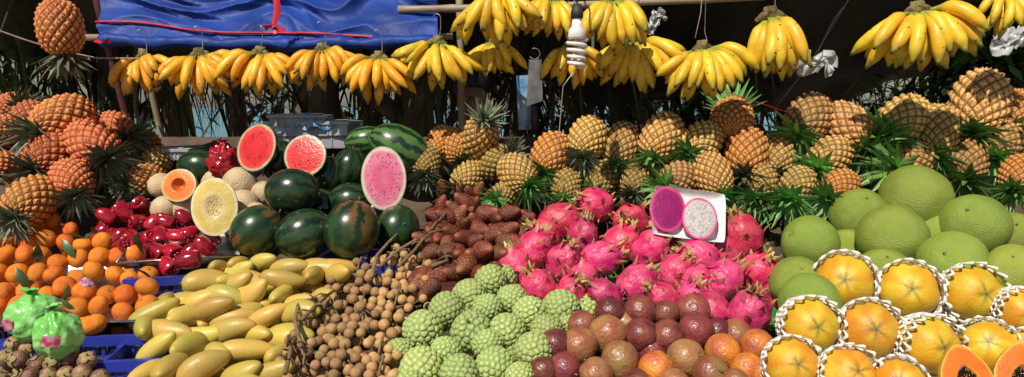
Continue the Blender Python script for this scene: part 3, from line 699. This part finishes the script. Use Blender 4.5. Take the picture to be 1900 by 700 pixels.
b.sheet(trayf, 30, 22); b.sheet(lambda u, v: trayf(1 - u, v) + Vector((0, .004, 0)), 30, 22)
obj("foam_tray", b.mesh("foam_tray", 'styro'), tp, tq, 1, "white foam tray holding two dragon fruit halves", "tray")
wht = [(0, (.62, .62, .6)), (.84, (.6, .59, .58)), (.9, (.66, .25, .4)), (1, (.6, .03, .18))]
mgt = [(0, (.36, .015, .17)), (.5, (.28, .012, .13)), (.85, (.34, .015, .15)), (.9, (.6, .08, .28)), (1, (.6, .03, .18))]
half_fruit("cut_dragon_fruit", 1238, 388, 34, 44, 1.985, mgt, 'dragon', (.1, -1, .42), "dragon fruit half with magenta flesh on foam tray", "dragon fruit", .25, (90, .0, .8, .0011), roll=.14)
half_fruit("cut_dragon_fruit", 1298, 406, 34, 40, 1.97, wht, 'dragon', (.1, -1, .42), "dragon fruit half with white seeded flesh on foam tray", "dragon fruit", .25, (280, .0, .82, .0011), roll=.14)

# ------------------------------------------------------------------ mangosteens
b = B(); b.ball(lambda ph, t: Vector((.5 * sin(pi * t) * cos(ph), .5 * sin(pi * t) * sin(ph), -.44 * cos(pi * t))), 18, 12)
for i in range(4):
    a = i * pi / 2; rad = Vector((cos(a), sin(a), 0)); b.blade([rad * .03 + Z3 * .47, rad * .18 + Z3 * .5, rad * .34 + Z3 * .42, rad * .42 + Z3 * .33], [.1, .17, .15, .05], Z3.cross(rad), 1)
b.tube([(0, 0, .44), (0, 0, .6), (.04, 0, .68)], [.05, .045, .05], 6, 1)
MS = b.mesh("mangosteen", 'mangosteen', 'calyx')
for p, x, y, L in pile([(-20, 652), (40, 640), (110, 650), (160, 660), (198, 685), (190, 730), (-20, 730)], .038, .96, .85, 2, .16, mound=.6, dY=-.03):
    obj("mangosteen", MS, p, ori((U(-.8, .8), U(-1, .2), U(.1, 1)), U(0, 6)), .041 * U(.88, 1.1), "small brown-purple mangosteen with leafy cap", "mangosteen", "mangosteens heaped on the stand")

# ------------------------------------------------------------------ bags
def bag(name, x, y, rx, rz, Y, mt, label, cat, seed, knot=True, lump=.05):
    s = SC(y, Y); b = B(); rx /= s; rz /= s
    def fn(ph, t):
        z = -cos(pi * t); n = Vector((sin(pi * t) * cos(ph), sin(pi * t) * sin(ph), z))
        r = 1 + .16 * noise.noise(n * 2.2 + Vector((seed, 0, 0))) + lump * noise.noise(n * 5 + Vector((seed, 3, 0))) + .035 * noise.noise(n * 11 + Vector((seed, 3, 0)))
        f = 1 - .55 * max(0, (t - .72) / .28) if knot else 1
        fold = 1 + .09 * sin(9 * ph + 4 * t + 2 * noise.noise(n * 2)) * max(0, t - .4) * 2
        return Vector((n.x * rx * r * f * fold, n.y * rx * r * f * fold, z * rz * r + (.12 * rz * max(0, (t - .85) / .15))))
    b.ball(fn, 72, 50)
    if knot:
        for i in range(7):
            a = i * .9; k = U(.5, 1.2); b.blade([(0, 0, rz * 1.0), (.008 * cos(a), .008 * sin(a), rz * (1.06 + .08 * k)), (.018 * cos(a) * k, .018 * sin(a), rz * (1.08 + .14 * k))], [.004, .007, .008], (-sin(a), cos(a), 0))
    return obj(name, b.mesh(name, mt), P(x, y, Y), Q(Y3, U(-.2, .2)), 1, label, cat)
g1 = bag("green_net_bag", 62, 590, 46, 46, 1.56, 'green_net', "lime green net bag of fruit beside tangerines", "fruit bag", 3)
g2 = bag("green_net_bag", 108, 622, 40, 48, 1.48, 'green_net', "lime green plastic bag of fruit with sticker", "fruit bag", 9)
for g, sgn in ((g1, -1), (g2, 1)):
    b = B(); b.sheet(lambda u, v: Vector(((u - .5) * .035, -.0575 - .004 * cos((u - .5) * 3), (v - .5) * .025 + .008)), 6, 4)
    obj("sticker", b.mesh("bag_sticker", 'sticker'), (0, 0, 0), Q(Y3, .3 * sgn) @ Q(Z3, .35 * sgn), 1, parent=g)
bag("fruit_bag", 413, 300, 26, 34, 2.3, 'rose', "clear tied bag filled with red rose apples", "fruit bag", 5, lump=.16)
bag("fruit_bag", 160, 535, 16, 18, 1.78, 'sticker', "small printed plastic bag lying on tangerines", "fruit bag", 8, False)

# ------------------------------------------------------------------ crates, trays, boxes
def make_crate(W, D, H):
    b = B(); th = .006
    b.box((0, 0, th / 2), (W, D, th))
    for sy in (-1, 1):
        b.box((0, sy * (D / 2 - .001), H - .012), (W + .02, .014, .024)); b.box((0, sy * (D / 2 - .003), .012 + th), (W - .004, .008, .022)); b.box((0, sy * (D / 2 - .004), H * .5), (W - .006, .005, .008))
        n = int(W / .022)
        for i in range(n + 1): b.box((-W / 2 + .006 + (W - .012) * i / n, sy * (D / 2 - .005), H / 2), (.008, .007, H - .026))
    for sx in (-1, 1):
        b.box((sx * (W / 2 - .001), 0, H - .012), (.0135, D - .016, .0235)); b.box((sx * (W / 2 - .003), 0, .0185), (.0075, D - .012, .021)); b.box((sx * (W / 2 - .004), 0, H * .5), (.0045, D - .014, .0075))
        n = int(D / .022)
        for i in range(1, n): b.box((sx * (W / 2 - .005), -D / 2 + .006 + (D - .012) * i / n, H / 2), (.0065, .0075, H - .027))
    return b.mesh("plastic_crate", 'blue_pl')
def crate(x, y, Y, W, D, H, rz=0, tilt=.12, label="blue slatted plastic crate under the fruit heap"):
    p = P(x, y, Y); q = Q(Z3, rz) @ Q(X3, tilt)
    obj("plastic_crate", make_crate(W, D, H), p - Vector((0, 0, H)) + Vector((0, D / 2, 0)), q, 1, label, "crate", "blue plastic crates on the stand")
crate(120, 626, 1.60, .50, .30, .11, .12, .0, label="blue slatted plastic crate supporting the tangerine tray")
crate(318, 512, 1.86, .30, .28, .09, .3, .0, label="blue slatted plastic crate holding rose apples")
crate(655, 492, 1.93, .26, .22, .08, -.1, .0)
crate(245, 668, 1.50, .16, .2, .08, .15, .0)
def tray(x, y, Y, W, D, rz, tilt, mt, label):
    b = B()
    def fn(u, v):
        a = (u - .5) * 2; c = (v - .5) * 2; m_ = max(abs(a), abs(c)); return Vector((a * W / 2, c * D / 2, .022 * max(0, (m_ - .9) / .1)))
    b.sheet(fn, 40, 40); b.sheet(lambda u, v: fn(1 - u, v) - Vector((0, 0, .002)), 40, 40)
    pts = [Vector((sx * W / 2, sy * D / 2, .022)) for sx, sy in ((-1, -1), (1, -1), (1, 1), (-1, 1), (-1, -1))]
    for a, c in zip(pts, pts[1:]): b.tube([a, c], .004, 6)
    obj("tray", b.mesh("metal_tray", mt), P(x, y, Y) + Vector((0, D / 2 * cos(tilt), D / 2 * sin(tilt) - .012)), Q(Z3, rz) @ Q(X3, tilt), 1, label, "tray", "trays under the fruit heaps")
tray(90, 608, 1.64, .60, .42, .12, .14, 'metal', "shiny metal tray holding the tangerine heap")
tray(305, 488, 1.94, .32, .28, .3, .12, 'metal', "metal tray under the red rose apples")
tray(870, 534, 1.88, .34, .28, 0, .15, 'metal', "metal tray under the snake fruits")
tray(1200, 612, 1.70, .72, .40, .0, .15, 'green_pl', "green plastic tray under the dragon fruits")
tray(70, 722, 1.43, .36, .2, .05, .08, 'metal', "metal tray of mangosteens")
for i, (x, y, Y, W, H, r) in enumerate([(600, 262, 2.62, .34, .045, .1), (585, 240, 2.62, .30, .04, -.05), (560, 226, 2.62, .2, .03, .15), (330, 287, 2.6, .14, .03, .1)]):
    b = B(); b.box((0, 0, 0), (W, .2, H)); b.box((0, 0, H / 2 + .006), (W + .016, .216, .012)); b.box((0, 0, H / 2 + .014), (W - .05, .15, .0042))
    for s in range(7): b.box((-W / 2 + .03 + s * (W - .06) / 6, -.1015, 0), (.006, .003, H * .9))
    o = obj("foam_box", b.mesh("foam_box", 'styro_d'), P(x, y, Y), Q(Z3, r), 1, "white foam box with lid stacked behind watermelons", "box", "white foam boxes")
    md = o.modifiers.new("bev", 'BEVEL'); md.width = .003; md.segments = 2
b = B(); b.sheet(lambda u, v: Vector(((u - .5) * .16, .05 * v + .01 * sin(9 * u), .06 * v * (1 - .5 * u) + .008 * sin(14 * u + 3 * v))), 20, 8)
obj("plastic_bag", b.mesh("plastic_bag", 'cardb'), P(580, 238, 2.5), None, 1, "crumpled light blue plastic bag on foam boxes", "plastic bag")
cp = P(872, 541, 1.80)
b = B(); b.box((0, 0, 0), (.17, .10, .04)); b.box((0, 0, .0215), (.174, .104, .004)); b.box((0, -.051, -.016), (.16, .003, .004))
co = obj("carton", b.mesh("carton", 'redcard'), cp + Vector((0, .06, -.012)), Q(X3, -.15), 1, "dark red printed carton supporting the snake fruit tray", "carton")
fc = bpy.data.curves.new("carton_lettering", 'FONT'); fc.body = "ONIFER"; fc.size = .022; fc.align_x = 'CENTER'; fc.extrude = .0004
to = bpy.data.objects.new("tmp", fc); COL.objects.link(to); bpy.context.view_layer.update()
tm = bpy.data.meshes.new_from_object(to.evaluated_get(bpy.context.evaluated_depsgraph_get())); bpy.data.objects.remove(to); tm.materials.clear(); tm.materials.append(M['white'])
obj("lettering", tm, (0.0, -.0525, -.005), Q(X3, pi / 2), 1, parent=co)

# ------------------------------------------------------------------ stall table
tb = bpy.data.objects.new("stall_table", None); COL.objects.link(tb); tb.location = (0, 2.0, 0); tb["label"] = "sloping wooden display stand carrying all the fruit"; tb["category"] = "market stall"
prof = []
for py, _ in PROF: prof.append(P(950, py, Yof(py)) - Vector((0, 0, .13)))
b = B(); W = 2.6
top = [(Vector((0, p.y - 2.0, p.z))) for p in prof]
for a, c in zip(top, top[1:]):
    nb = max(1, int((c - a).length / .1))
    for k in range(nb):
        p0 = a.lerp(c, k / nb); p1 = a.lerp(c, (k + 1) / nb - .04); dz = Vector((0, 0, -.022))
        vs = [Vector((-W, 0, 0)) + p0, Vector((W, 0, 0)) + p0, Vector((W, 0, 0)) + p1, Vector((-W, 0, 0)) + p1]; vs += [v + dz for v in vs]
        b.add(vs, [(0, 1, 2, 3), (7, 6, 5, 4), (0, 4, 5, 1), (2, 6, 7, 3), (1, 5, 6, 2), (0, 3, 7, 4)], None, 0, True)
obj("tabletop", b.mesh("tabletop", 'wood'), (0, 0, 0), None, 1, parent=tb)
b = B(); z0 = top[0].z - .03; b.box((0, top[0].y - .012, z0 - .1), (2 * W, .022, .24))
obj("front_board", b.mesh("front_board", 'wood'), parent=tb)
for x in (-2.4, -.8, .8, 2.4):
    for p in (top[0] + Vector((0, .06, 0)), top[-1] + Vector((0, -.06, 0))):
        b = B(); h = p.z - .02; b.box((0, 0, h / 2), (.06, .06, h)); obj("leg", b.mesh("leg", 'wood'), (x, p.y, 0), None, 1, parent=tb)

# ------------------------------------------------------------------ tarps
def ridge(x): return 1 - abs(2 * (x % 1) - 1)
def tarp_blue(u, v):
    px = 188 + 625 * u; py = 76 - 150 * v + 6 * sin(u * 3)
    Y = 2.53 + .26 * v
    p = P(px, py, Y)
    n1 = noise.noise(Vector((u * 5, v * 2.5, 1))); n2 = noise.noise(Vector((u * 13 + v * 4, v * 5 - u * 3, 4)))
    f = .05 * ridge(v * 2.6 + n1 * 1.2 + .25 * sin(u * 6)) ** 1.5 + .016 * n2 + .03 * n1 + .014 * ridge(u * 7 + v * 3 + n1 * 2) ** 3
    p.y -= f * (.4 + .6 * v); p.z += .02 * sin(u * pi * 5) * v; return p
b = B(); b.sheet(tarp_blue, 180, 60); tbl = obj("blue_tarpaulin", b.mesh("blue_tarpaulin", 'tarp_bl'), (0, 0, 0), None, 1, "bright blue tarpaulin rolled along the awning edge", "tarpaulin")
b = B(); path = []; rad = []
for i in range(91):
    u = i / 90; p = tarp_blue(u, 0); path.append(p + Vector((0, -.005, .004 * sin(u * 30)))); rad.append(.021 + .004 * sin(u * 47) + .006 * noise.noise(Vector((u * 30, 0, 0))))
b.tube(path, rad, 14, ridge=.08); obj("rolled_hem", b.mesh("rolled_hem", 'tarp_bl'), parent=tbl)
b = B(); b.tube([tarp_blue(u / 60, .22 - .003 * u + .02 * sin(u / 5)) + Vector((0, -.010, 0)) for u in range(61)], .0045, 6); obj("edge_trim", b.mesh("edge_trim", 'ribbon'), parent=tbl)
def tarp_black(u, v):
    x = -2.9 + 5.7 * u; Y = 2.72 + 1.5 * v
    k = max(0, min(1, (x + .3) / .9)); back = 1.86 - .27 * k * k * (3 - 2 * k)
    if x > 1.9: back += .35 * (x - 1.9)
    z = 2.2 + (back - 2.2) * v ** .85
    z += .035 * noise.noise(Vector((x * 2.2, v * 2, 0))) + .02 * sin(x * 9 + 5 * v + 2 * noise.noise(Vector((x, v * 2, 3)))) + .025 * sin(v * 13 + x * 2) * v + .012 * noise.noise(Vector((x * 9, v * 6, 7)))
    z -= .05 * sin(pi * ((x * .9) % 1)) * v
    return Vector((x, Y, z))
b = B(); b.sheet(tarp_black, 200, 60); obj("black_tarpaulin", b.mesh("black_tarpaulin", 'tarp_bk'), (0, 0, 0), None, 1, "sagging black tarpaulin roof over the stall", "tarpaulin")
def strip(name, pts, wd, mt, label, cat, group=None):
    P0 = pts[0]; b = B(); b.blade([p - P0 for p in pts], wd, (1, .3, 0), 0, (1, 1, 1), .3); return obj(name, b.mesh(name, mt), P0, None, 1, label, cat, group)
strip("red_ribbon", [P(512, -10, 2.44), P(515, 20, 2.43), P(508, 45, 2.435), P(514, 62, 2.42)], [.010, .012, .007, .010], 'ribbon', "red cloth ribbon tied around the blue tarpaulin", "ribbon", "red ribbons tied to the awning")
strip("red_ribbon", [P(490, 52, 2.42), P(510, 44, 2.42), P(528, 58, 2.42)], [.012, .007, .010], 'ribbon', "red cloth ribbon tied around the blue tarpaulin", "ribbon", "red ribbons tied to the awning")
strip("red_ribbon", [P(178, 74, 2.48), P(190, 79, 2.47), P(204, 76, 2.48)], [.012, .01, .013], 'ribbon', "red cloth ribbon knotted on the pole", "ribbon", "red ribbons tied to the awning")

# ------------------------------------------------------------------ poles, ropes, wires
def pole(name, pts, r, mt, label, cat, n=10, group=None, knots=0):
    pts = [Vector(p) for p in pts]; b = B(); path = []; rad = []
    for i in range(len(pts) - 1):
        m_ = 14
        for j in range(m_ + (i == len(pts) - 2)):
            path.append(pts[i].lerp(pts[i + 1], j / m_) - pts[0]); rad.append(r * (1 + (knots * (j % 5 == 0))))
    b.tube(path, rad, n); return obj(name, b.mesh(name, mt), pts[0], None, 1, label, cat, group)
def down(p, q):
    d = q - p; return p + d * (p.z / -d.z)
a, c = P(165, -60, 2.66), P(247, 262, 2.78); pole("support_pole", [a, down(a, c)], .016, 'redpole', "dark red leaning pole holding up the awning", "pole")
a, c = P(852, -30, 2.76), P(857, 240, 2.8); pole("support_pole", [a, down(a, c)], .014, 'bamboo', "grey upright wooden pole holding up the awning", "pole", knots=.12)
a, c = P(262, 80, 2.9), P(302, 262, 2.95); pole("support_pole", [a, down(a, c)], .014, 'bamboo', "thin weathered bamboo pole behind the pineapples", "pole", knots=.12)
pole("bamboo_pole", [P(740, 18, 2.6), P(1020, 12, 2.5), P(1420, -6, 2.5)], .013, 'bamboo', "horizontal bamboo pole from which bananas hang", "pole", knots=.15)
pole("bamboo_pole", [P(150, 70, 2.66), P(840, 68, 2.66)], .012, 'bamboo', "horizontal bamboo pole behind the blue tarpaulin", "pole", knots=.15)
def sag(p, q, s, n=12): return [p.lerp(q, i / n) - Vector((0, 0, s * sin(pi * i / n))) for i in range(n + 1)]
def wire(name, pts, r, mt, label, cat):
    b = B(); b.tube([p - pts[0] for p in pts], r, 6); return obj(name, b.mesh(name, mt), pts[0], None, 1, label, cat, None)
wire("rope", sag(P(-20, 50, 2.3), P(180, 108, 2.4), .01) + sag(P(180, 108, 2.4), P(700, 112, 2.52), .0)[1:], .003, 'rope', "thin pinkish rope stretched across the stall", "rope")
wire("wire", sag(P(1340, 168, 2.55), P(1480, 215, 2.6), .0), .0014, 'ribbon', "thin red wire behind the bananas", "wire")
wire("wire", sag(P(1580, -10, 2.5), P(1440, 200, 2.6), .02), .0012, 'darkwire', "thin dark wire hanging from the tarpaulin", "wire")
wire("wire", sag(P(1515, 105, 2.45), P(1568, 10, 2.45), -.02), .0012, 'darkwire', "thin dark wire holding a plastic bag", "wire")
wire("string", [P(112, -30, 2.25), P(112, 5, 2.25)], .0015, 'rope', "string holding the hanging pineapple", "string")
wire("string", [P(1303, -10, 2.4), P(1300, 25, 2.36), P(1290, 70, 2.33)], .0012, 'rope', "string holding a banana bunch", "string")
wire("wire", [P(1068, 128, 2.12), P(1045, 160, 2.2), P(1038, 240, 2.3), P(1030, 330, 2.35)], .0014, 'styro', "thin white electric wire hanging down", "wire")
bp = P(1070, 88, 2.08)
e = bpy.data.objects.new("spiral_bulb", None); COL.objects.link(e); e.location = bp; e["label"] = "white spiral energy saving bulb hanging unlit on its cable"; e["category"] = "light bulb"
b = B(); path = []
for i in range(110):
    t = i / 109; a = t * 2 * pi * 4.2; r = .028 * (1 - .2 * t); path.append((r * cos(a), r * sin(a), .022 - .08 * t))
b.tube(path, .0058, 8); obj("glass_tube", b.mesh("glass_tube", 'bulb'), parent=e)
b = B(); b.tube([(0, 0, .024), (0, 0, .03), (0, 0, .05), (0, 0, .06), (0, 0, .085)], [.024, .027, .025, .016, .014], 20); obj("bulb_base", b.mesh("bulb_base", 'bulb'), parent=e)
b = B(); b.tube([(0, 0, .084), (0, 0, .10), (0, 0, .125)], [.018, .019, .012], 16); obj("socket", b.mesh("socket", 'darkwire'), parent=e)
b = B(); b.tube([(0, 0, .12), (0, .02, .25), (0, .3, .36)], .003, 6); obj("cable", b.mesh("cable", 'darkwire'), parent=e)
e = bpy.data.objects.new("hanging_cleaver", None); COL.objects.link(e); e.location = P(992, 100, 2.55); e["label"] = "steel cleaver hanging by a hook beside the pole"; e["category"] = "knife"
b = B(); vs = [(-.02, 0, -.02), (.025, 0, -.02), (.03, 0, -.17), (-.03, 0, -.19)]; vs += [(x, .003, z) for x, y, z in vs]
b.add(vs, [(0, 3, 2, 1), (4, 5, 6, 7), (0, 1, 5, 4), (1, 2, 6, 5), (2, 3, 7, 6), (3, 0, 4, 7)], None, 0, True); obj("blade", b.mesh("blade", 'metal'), parent=e)
b = B(); b.tube([(0, 0, -.19), (0, 0, -.24), (.002, 0, -.28)], [.012, .014, .011], 8); obj("handle", b.mesh("handle", 'redpole'), parent=e)
b = B(); b.tube([(.02 * cos(a_), 0, .0 + .02 * sin(a_)) for a_ in [x * .6 - 2.6 for x in range(9)]], .002, 6); obj("ring", b.mesh("ring", 'wire'), parent=e)
b = B(); b.sheet(lambda u, v: Vector(((u - .5) * .05, .01 * sin(u * 5 + v * 3), -.2 * v)), 8, 20); b.sheet(lambda u, v: Vector(((.5 - u) * .05, .004 + .01 * sin((1 - u) * 5 + v * 3), -.2 * v)), 8, 20)
obj("printed_card", b.mesh("printed_card", 'cardb'), P(970, 140, 2.58), Q(Y3, -.05), 1, "blue printed plastic packet hanging near the knives", "packet")
def scrap(x, y, Y, sz, seed, label):
    b = B()
    def fn(u, v):
        r = .2 + .8 * abs(noise.noise(Vector((u * 4, v * 4, seed)))) * 1.6
        return Vector(((u - .5) * sz * 1.3 + .02 * noise.noise(Vector((u * 5, v * 7, seed + 3))), .03 * noise.noise(Vector((u * 6, v * 6, seed + 9))), (v - .5) * sz * r * 1.4 - .02 * sin(pi * u * 2)))
    b.sheet(fn, 24, 24); obj("torn_plastic_bag", b.mesh("torn_plastic_bag", 'plastic'), P(x, y, Y), Q(Y3, U(-.5, .5)), 1, label, "plastic bag", "torn plastic scraps")
scrap(1515, 115, 2.42, .1, 2, "torn whitish plastic bag dangling from a wire")
scrap(1215, 40, 2.45, .06, 5, "small clear plastic bag dangling from the awning")
scrap(1880, 75, 2.7, .12, 8, "clear plastic bag hanging at the stall corner")

# ------------------------------------------------------------------ person behind the stand
def skin(name, pts, edges, radii, mt, loc, parent=None, **kw):
    me = bpy.data.meshes.new(name); me.from_pydata(pts, edges, []); me.materials.append(M[mt]); o = obj(name, me, loc, None, 1, parent=parent, **kw)
    md = o.modifiers.new("skin", 'SKIN'); md.use_smooth_shade = True
    for i, v in enumerate(me.skin_vertices[0].data): v.radius = radii[i] if hasattr(radii[i], '__len__') else (radii[i], radii[i]); v.use_root = (i == 0)
    s_ = o.modifiers.new("sub", 'SUBSURF'); s_.levels = 2; s_.render_levels = 2; return o
pts = [(0, 0, .90), (0, 0, 1.05), (0, 0, 1.2), (0, 0, 1.33), (0, 0, 1.41), (0, -.01, 1.47), (0, -.015, 1.53), (0, -.02, 1.6), (0, -.01, 1.66)]
rad = [(.15, .11), (.14, .10), (.16, .10), (.13, .09), (.055, .055), (.052, .055), (.066, .078), (.077, .092), (.055, .065)]
ed = [(i, i + 1) for i in range(8)]
def limb(start, chain, rr):
    pr = start
    for p_, r_ in zip(chain, rr): pts.append(p_); rad.append(r_); ed.append((pr, len(pts) - 1)); pr = len(pts) - 1
    return pr
for s_ in (-1, 1):
    limb(0, [(s_ * .1, 0, .8), (s_ * .11, -.01, .48), (s_ * .11, .01, .12), (s_ * .11, -.02, .05), (s_ * .12, -.16, .03)], [.085, .058, .04, .042, .03])
    h = limb(3, [(s_ * .17, 0, 1.36), (s_ * .22, 0, 1.08), (s_ * .22, -.12, .86), (s_ * .2, -.16, .8)], [.055, .042, .028, .03])
    bx, by, bz = pts[h]
    for k in range(4): limb(h, [(bx + (k - 1.5) * .02, by - .05, bz - .035), (bx + (k - 1.5) * .021, by - .07 - .005 * (k in (1, 2)), bz - .06), (bx + (k - 1.5) * .02, by - .07, bz - .085)], [.009, .0085, .007])
    limb(h, [(bx - s_ * .04, by - .02, bz - .01), (bx - s_ * .055, by - .045, bz - .03)], [.01, .008])
pl = P(876, 200, 3.05); pl = Vector((pl.x, pl.y, 0))
per = skin("person", pts, ed, rad, 'skin', pl, label="person in black shirt standing in shade behind the stand", cat="person")
skin("shirt", [(0, 0, .88), (0, 0, 1.05), (0, 0, 1.2), (0, 0, 1.34), (0, 0, 1.395), (-.17, 0, 1.35), (-.21, 0, 1.2), (.17, 0, 1.35), (.21, 0, 1.2)], [(0, 1), (1, 2), (2, 3), (3, 4), (3, 5), (5, 6), (3, 7), (7, 8)],
     [(.17, .13), (.16, .12), (.18, .12), (.15, .11), (.08, .075), .072, .068, .072, .068], 'cloth', (0, 0, 0), per)
skin("trousers", [(0, 0, .92), (-.1, 0, .8), (-.11, -.01, .48), (-.11, 0, .1), (.1, 0, .8), (.11, -.01, .48), (.11, 0, .1)], [(0, 1), (1, 2), (2, 3), (0, 4), (4, 5), (5, 6)], [(.16, .12), .1, .075, .06, .1, .075, .06], 'trouser', (0, 0, 0), per)
b = B()
b.ball(lambda ph, t: Vector((.084 * sin(pi * t) * cos(ph), .1 * sin(pi * t) * sin(ph) + .012, -.085 * cos(pi * t) + .012 * sin(ph * 9) * .1)) * (1 if t > .45 or sin(ph) > -.1 else .82), 24, 14)
obj("hair", b.mesh("hair", 'hair'), (0, .0, 1.64), None, 1, parent=per)
for s_ in (-1, 1):
    b = B(); b.ell((0, 0, 0), (.012, .006, .007), 8, 6); obj("eye", b.mesh("eye", 'white'), (s_ * .028, -.102, 1.585), None, 1, parent=per)
b = B(); b.tube([(0, 0, .02), (0, -.012, 0), (0, -.02, -.02), (0, -.006, -.027)], [.006, .009, .013, .008], 8); obj("nose", b.mesh("nose", 'skin'), (0, -.1, 1.575), None, 1, parent=per)

# ------------------------------------------------------------------ setting
b = B(); b.sheet(lambda u, v: Vector(((u - .5) * 6000, -50 + 5000 * v ** 3, 0)), 20, 30); obj("ground", b.mesh("ground", 'sand'), kind="structure")
b = B(); b.sheet(lambda u, v: Vector(((u - .5) * 6000, 16 + 4900 * v ** 3, .03)), 20, 30); obj("sea", b.mesh("sea", 'sea'), kind="structure")
def palm(x, Y, h, n, seed, Lr=(1., 1.7), label="dark drooping pandanus tree behind the stall", rt=.07):
    rs = random.Random(seed); e = bpy.data.objects.new("pandanus_tree", None); COL.objects.link(e); e.location = (x, Y, 0); e["label"] = label; e["category"] = "tree"; e["group"] = "trees behind the stall"
    b = B(); path = []; rad = []
    lx, ly = rs.uniform(-.3, .3), rs.uniform(-.2, .2)
    for i in range(24):
        t = i / 23; path.append((lx * t * t, ly * t, h * t)); rad.append(rt * (1.3 - .5 * t) * (1 + .08 * (i % 2)))
    b.tube(path, rad, 12)
    for k in range(3):
        a = rs.uniform(0, 6.28); s0 = Vector(path[13 + k]); b.tube([s0, s0 + Vector((cos(a) * .3, sin(a) * .3, .25)), s0 + Vector((cos(a) * .5, sin(a) * .5, .7))], [rt * .6, rt * .5, rt * .4], 8)
    obj("trunk", b.mesh("trunk", 'trunk'), parent=e)
    b = B()
    for i in range(n):
        az = rs.uniform(0, 6.28); el = rs.uniform(-.6, 1.2); L = rs.uniform(*Lr); c = Vector((lx, ly, h)) + Vector((rs.gauss(0, .4), rs.gauss(0, .3), rs.uniform(-.6, .5)))
        d = Vector((cos(az) * cos(el), sin(az) * cos(el), sin(el))); side = Z3.cross(Vector((cos(az), sin(az), 0))); p = c; pp = [p.copy()]; m_ = 7
        for j in range(m_):
            d = (d + Vector((0, 0, -.33 - .1 * j / m_))).normalized(); p = p + d * L / m_; pp.append(p.copy())
        wd0 = rs.uniform(.010, .022); q = rs.choice((.3, .5, .8, 1.2, 2.0)); br = rs.random() < .3
        b.blade(pp, [wd0 * k for k in (.8, 1, 1, .95, .8, .6, .4, .03)], side, 0, (1.6 * q, .9 * q, .6 * q) if br else (q, q, q), .3)
    obj("crown", b.mesh("crown", 'frond'), parent=e)
xs = [(-4.6, 5.2, .08), (-3.9, 4.7, .13), (-3.0, 6.2, .07), (-2.45, 4.5, .10), (-1.75, 5.8, .06), (-1.15, 4.4, .09), (-.70, 4.4, .11), (.05, 6.2, .07), (.5, 5.0, .06), (.85, 4.5, .12), (1.7, 5.2, .07), (2.4, 5.8, .07), (3.2, 5.0, .08), (4.2, 5.6, .08), (-4., 7, .1), (2.9, 7, .1), (-1.5, 7, .08), (-2.8, 7.2, .09), (.7, 7.4, .1), (-.3, 7.2, .09)]
for i, (x, Y, rt) in enumerate(xs): palm(x, Y, 2.5 + (i % 3) * .3, 230, 40 + i, rt=rt)
def shrub(x, Y, z0, R_, n, seed, mt, label, wl=(.05, .02), cat="shrub"):
    rs = random.Random(seed); e = bpy.data.objects.new("shrub", None); COL.objects.link(e); e.location = (x, Y, 0); e["label"] = label; e["category"] = cat; e["group"] = "shrubs around the stall"
    b = B()
    ends = []
    for k in range(7):
        a = rs.uniform(0, 6.28); r = rs.uniform(.3, .9) * R_; t = Vector((r * cos(a), r * sin(a) * .7, z0 + rs.uniform(-.6, .9) * R_)); b.tube([(0, 0, 0), t * .5 + Vector((0, 0, .1)), t], [.03, .02, .008], 6); ends.append(t)
    obj("stems", b.mesh("stems", 'trunk'), parent=e)
    b = B()
    for i in range(n):
        c = ends[i % 7] + Vector((rs.gauss(0, .3), rs.gauss(0, .25), rs.gauss(0, .3))) * R_; az = rs.uniform(0, 6.28); el = rs.uniform(-.9, .8)
        d = Vector((cos(az) * cos(el), sin(az) * cos(el), sin(el))); L = wl[0] * rs.uniform(.7, 1.4); q = rs.uniform(.4, 1.6)
        b.blade([c, c + d * L * .5, c + d * L + Vector((0, 0, -L * .25))], [wl[1] * .3, wl[1], .002], Z3.cross(d), 0, (q, q, q), .2)
    obj("crown", b.mesh("crown", mt), parent=e)
shrub(2.55, 3.5, 1.75, .40, 900, 3, 'frond_l', "leafy green bush at the end of the stall", (.12, .03))
shrub(2.2, 3.6, 1.35, .35, 600, 5, 'frond_l', "leafy green bush at the end of the stall", (.11, .02))
shrub(1.0, 3.7, 1.25, .4, 600, 6, 'frond_l', "green bush behind the pineapples", (.16, .015))
shrub(-2.7, 3.8, 1.3, .5, 700, 7, 'frond_l', "green bush behind the pineapples", (.2, .012))
for i in range(9): shrub(-6 + i * 1.5 + U(-.3, .3), 8.2, .75, .9, 450, 60 + i, 'frond', "dark dense bush near the beach", (.22, .05))
